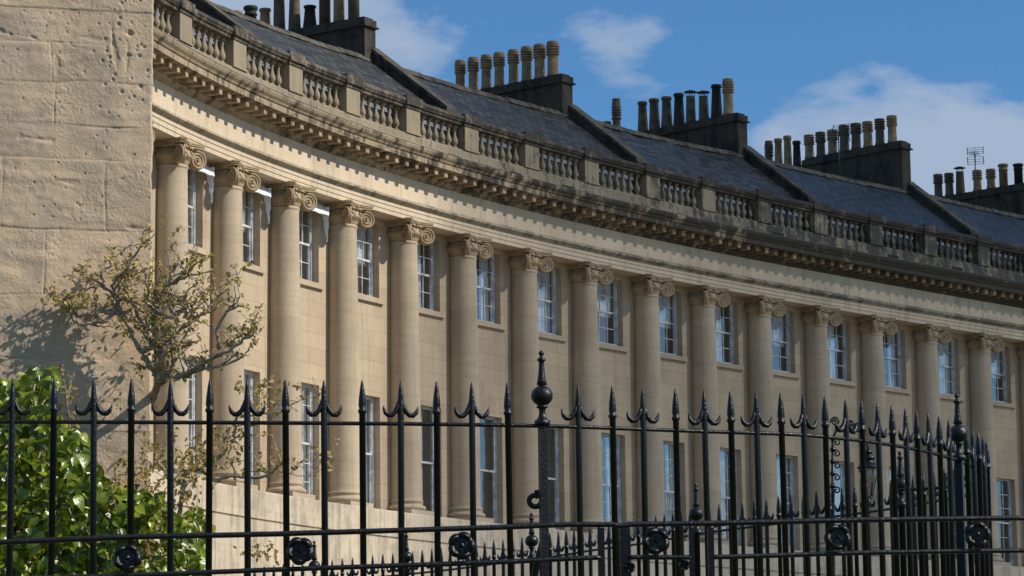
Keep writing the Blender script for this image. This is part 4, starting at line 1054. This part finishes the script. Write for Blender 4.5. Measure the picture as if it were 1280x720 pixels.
# ------------------------------------------------------------------ glossy green climbing shrub
poly = [(-70, 800), (-70, 470), (0, 476), (22, 474), (40, 462), (58, 455), (70, 470), (64, 505), (80, 528), (106, 540), (113, 568), (134, 596), (146, 612), (172, 612), (206, 624), (222, 650), (252, 636), (262, 650), (252, 715), (262, 800)]
def inside(x, y):
    c = False; j = len(poly) - 1
    for i in range(len(poly)):
        xi, yi = poly[i]; xj, yj = poly[j]
        if (yi > y) != (yj > y) and x < (xj-xi)*(y-yi)/(yj-yi) + xi: c = not c
        j = i
    return c
sroot = empty('climbing_shrub', tuple(at(60, 900, wy(60) - .5)), 'dense shrub of glossy bright green leaves behind the railing at lower left', 'shrub')
oS = sroot.location.copy()
g_, tg = MB(), []
rs2 = random.Random(99); cnt = 0
while cnt < 4300:
    x, y = rs2.uniform(-70, 265), rs2.uniform(452, 800)
    if not inside(x, y): continue
    layer = rs2.random()**.7; off = .15 + .62*(1-layer) + .16*noise.noise(Vector((x*.018, y*.018, 5)))
    p = at(x, y, wy(x) - off) 
    d = Vector((rs2.uniform(-.9, .9), rs2.uniform(-.9, .15), rs2.uniform(-1.3, .3)))
    L_ = rs2.choice((.8, 1, 1, 1.15))*rs2.uniform(.030, .066)*(1.0 if x < 190 else .85)
    leaf(g_, tg, p - oS, d, Vector((rs2.uniform(-.8, 1.0), -1, rs2.uniform(-.2, 1.3))), L_, L_*rs2.uniform(.75, .95), min(1, max(0, rs2.gauss(.5, .28))), fold=rs2.uniform(.1, .7), droop=rs2.uniform(.1, .6), n=4)
    cnt += 1
g_.build('foliage', 'leaf_green', sroot, fix=False, tone=tg)
st = MB()
for k in range(70):
    x, y = rs2.uniform(-60, 200), rs2.uniform(600, 820); pts = []
    off = rs2.uniform(.15, .5)
    for i in range(7):
        if i and not inside(x, y): break
        pts.append(at(x, y, wy(x) - off) - oS); x += rs2.uniform(-14, 16); y -= rs2.uniform(10, 32)
    if len(pts) > 2: st.tube(pts, [.006*(1 - .6*i/len(pts)) for i in range(len(pts))], 5)
st.build('stems', 'bark', sroot)

# ------------------------------------------------------------------ ground
def terr(x, y):
    def ss(a, b_, t): t = max(0, min(1, (t-a)/(b_-a))); return t*t*(3-2*t)
    return 1.75*ss(13, 20, y) + 1.45*ss(24, 45, y)
mt, nt, b, out = new_mat('lawn_and_paving_ground'); g = N(nt)
pos = g.n('ShaderNodeNewGeometry').outputs['Position']
f1 = g.noise(pos, .35, 6, .6); f2 = g.noise(pos, 9, 5, .7)
c = g.mix(f2, (.035, .06, .015), (.07, .11, .03)); c = g.mix(g.math('MULTIPLY', f1, .5), c, (.09, .085, .05))
sxy = g.n('ShaderNodeSeparateXYZ'); g.l(pos, sxy.inputs[0])
c = g.mix(g.mr(sxy.outputs[1], 26, 28, 0, 1), c, g.mix(f2, (.20, .17, .13), (.29, .25, .19)))
g.l(c, b.inputs['Base Color']); b.inputs['Roughness'].default_value = .95
g.l(g.bump(f2, .6, .05), b.inputs['Normal']); M['ground'] = mt
xs_ = [-4000, -1500, -500, -150, -60, -30] + [-20 + 2*i for i in range(31)] + [60, 150, 500, 1500, 4000]
ys_ = [-3000, -800, -200, -50, -10] + [0 + 1.5*i for i in range(32)] + [60, 90, 150, 400, 1200, 4000]
vs = [(x, y, terr(x, y)) for y in ys_ for x in xs_]; nx = len(xs_)
mb = MB(); mb.add(vs, [(j*nx+i, j*nx+i+1, (j+1)*nx+i+1, (j+1)*nx+i) for j in range(len(ys_)-1) for i in range(nx-1)], smooth=True)
tag(mb.build('ground', 'ground', None, fix=False), None, None, kind='structure')

# ------------------------------------------------------------------ sky, clouds in the sky, sun
SUN_H, SUN_E = rad(103), rad(38.5)
w = bpy.data.worlds.new('World'); scn.world = w; w.use_nodes = True
nt = w.node_tree; nt.nodes.clear(); g = N(nt)
sky = g.n('ShaderNodeTexSky', sky_type='NISHITA'); sky.sun_disc = False
sky.sun_elevation = SUN_E; sky.sun_rotation = SUN_H; sky.air_density = 1.0; sky.dust_density = .15; sky.ozone_density = 3.0
tc = g.n('ShaderNodeTexCoord').outputs['Generated']
cl = g.noise(g.mapping(tc, (9, 9, 17), (1.3, .4, .7)), 1.0, 9, .55, .35)
cl2 = g.noise(g.mapping(tc, (30, 30, 60), (3, 1, 2)), 1.0, 6, .6, .3)
sx = g.n('ShaderNodeSeparateXYZ'); g.l(tc, sx.inputs[0])
# cloud banks: soft regions of the sky (directions), broken up by the noise
def bank(px, py, r, k):
    d = (at(px, py, 100.0) - Vector((0, 0, EYE))).normalized()
    x = g.n('ShaderNodeVectorMath', operation='DISTANCE'); g.l(tc, x.inputs[0]); x.inputs[1].default_value = d
    return g.mr(x.outputs['Value'], 0, r, k, 0)
v_ = g.math('ADD', g.math('MULTIPLY', g.math('SUBTRACT', cl, .5), 1.5), g.math('MULTIPLY', g.math('SUBTRACT', cl2, .5), .75))
for args in ((330, 0, .07, .60), (480, 80, .035, .30), (640, 35, .030, .34), (745, 38, .026, .52), (820, 110, .034, .46), (970, 165, .034, .46), (1050, 160, .030, .34), (1100, 120, .018, .2), (1240, 195, .042, .55), (1150, 210, .03, .36)):
    v_ = g.math('ADD', v_, bank(*args))
# the rest of the sky dome is broken cloud too
aw = g.math('ADD', g.mr(sx.outputs[1], .93, .55, 0, .30), g.mr(sx.outputs[2], .32, .55, 0, .12))
cl3 = g.noise(g.mapping(tc, (2.6, 2.6, 4), (7, 2, 1)), 1.0, 8, .6, .3)
v_ = g.math('ADD', v_, g.math('MULTIPLY', aw, g.mr(cl3, .38, .6, .0, 1.4)))
mask = g.ramp(v_, [(.20, 0), (.34, .62), (.52, 1)])
skyc = g.mix(1.0, sky.outputs[0], (.56, .93, 1.22), 'MULTIPLY')
colr = g.mix(g.math('MULTIPLY', mask, .85), skyc, (4.4, 5.3, 6.7))
bg = g.n('ShaderNodeBackground'); g.l(colr, bg.inputs[0]); bg.inputs[1].default_value = .085
wo = g.n('ShaderNodeOutputWorld'); g.l(bg.outputs[0], wo.inputs[0])

# a passing cloud off to the right, between the sun and the far end of the crescent
SDIR = Vector((math.sin(SUN_H)*math.cos(SUN_E), math.cos(SUN_H)*math.cos(SUN_E), math.sin(SUN_E)))
mc = bpy.data.materials.new('cloud_vapour'); mc.use_nodes = True; mc.node_tree.nodes.clear()
vo = mc.node_tree.nodes.new('ShaderNodeVolumePrincipled'); oo = mc.node_tree.nodes.new('ShaderNodeOutputMaterial')
vo.inputs['Color'].default_value = (.95, .95, .95, 1); vo.inputs['Density'].default_value = .085; mc.node_tree.links.new(vo.outputs[0], oo.inputs[1]); M['cloud'] = mc
cc = P(38, 0, 9) + SDIR*210
cm = MB(); pr = [(max(.01, 26*math.sin(PI*i/16)), -7*math.cos(PI*i/16)) for i in range(17)]
cm.lathe(pr, 32); tag(cm.build('cloud', 'cloud', None, cc), None, None, kind='stuff')

sd = bpy.data.lights.new('sun', 'SUN'); sd.energy = 4.2; sd.angle = rad(.53); sd.color = (1, .93, .82)
so = bpy.data.objects.new('sun', sd); COL.objects.link(so)
dirv = Vector((math.sin(SUN_H)*math.cos(SUN_E), math.cos(SUN_H)*math.cos(SUN_E), math.sin(SUN_E)))
so.rotation_euler = dirv.to_track_quat('Z', 'Y').to_euler(); so.location = (30, -20, 40)

scn.render.engine = 'CYCLES'
scn.cycles.max_bounces = 6; scn.cycles.transparent_max_bounces = 8
scn.view_settings.view_transform = 'Standard'; scn.view_settings.look = 'None'; scn.view_settings.exposure = .12; scn.view_settings.gamma = 1
scn.view_settings.use_curve_mapping = False
scn.render.resolution_x = 1024; scn.render.resolution_y = 576
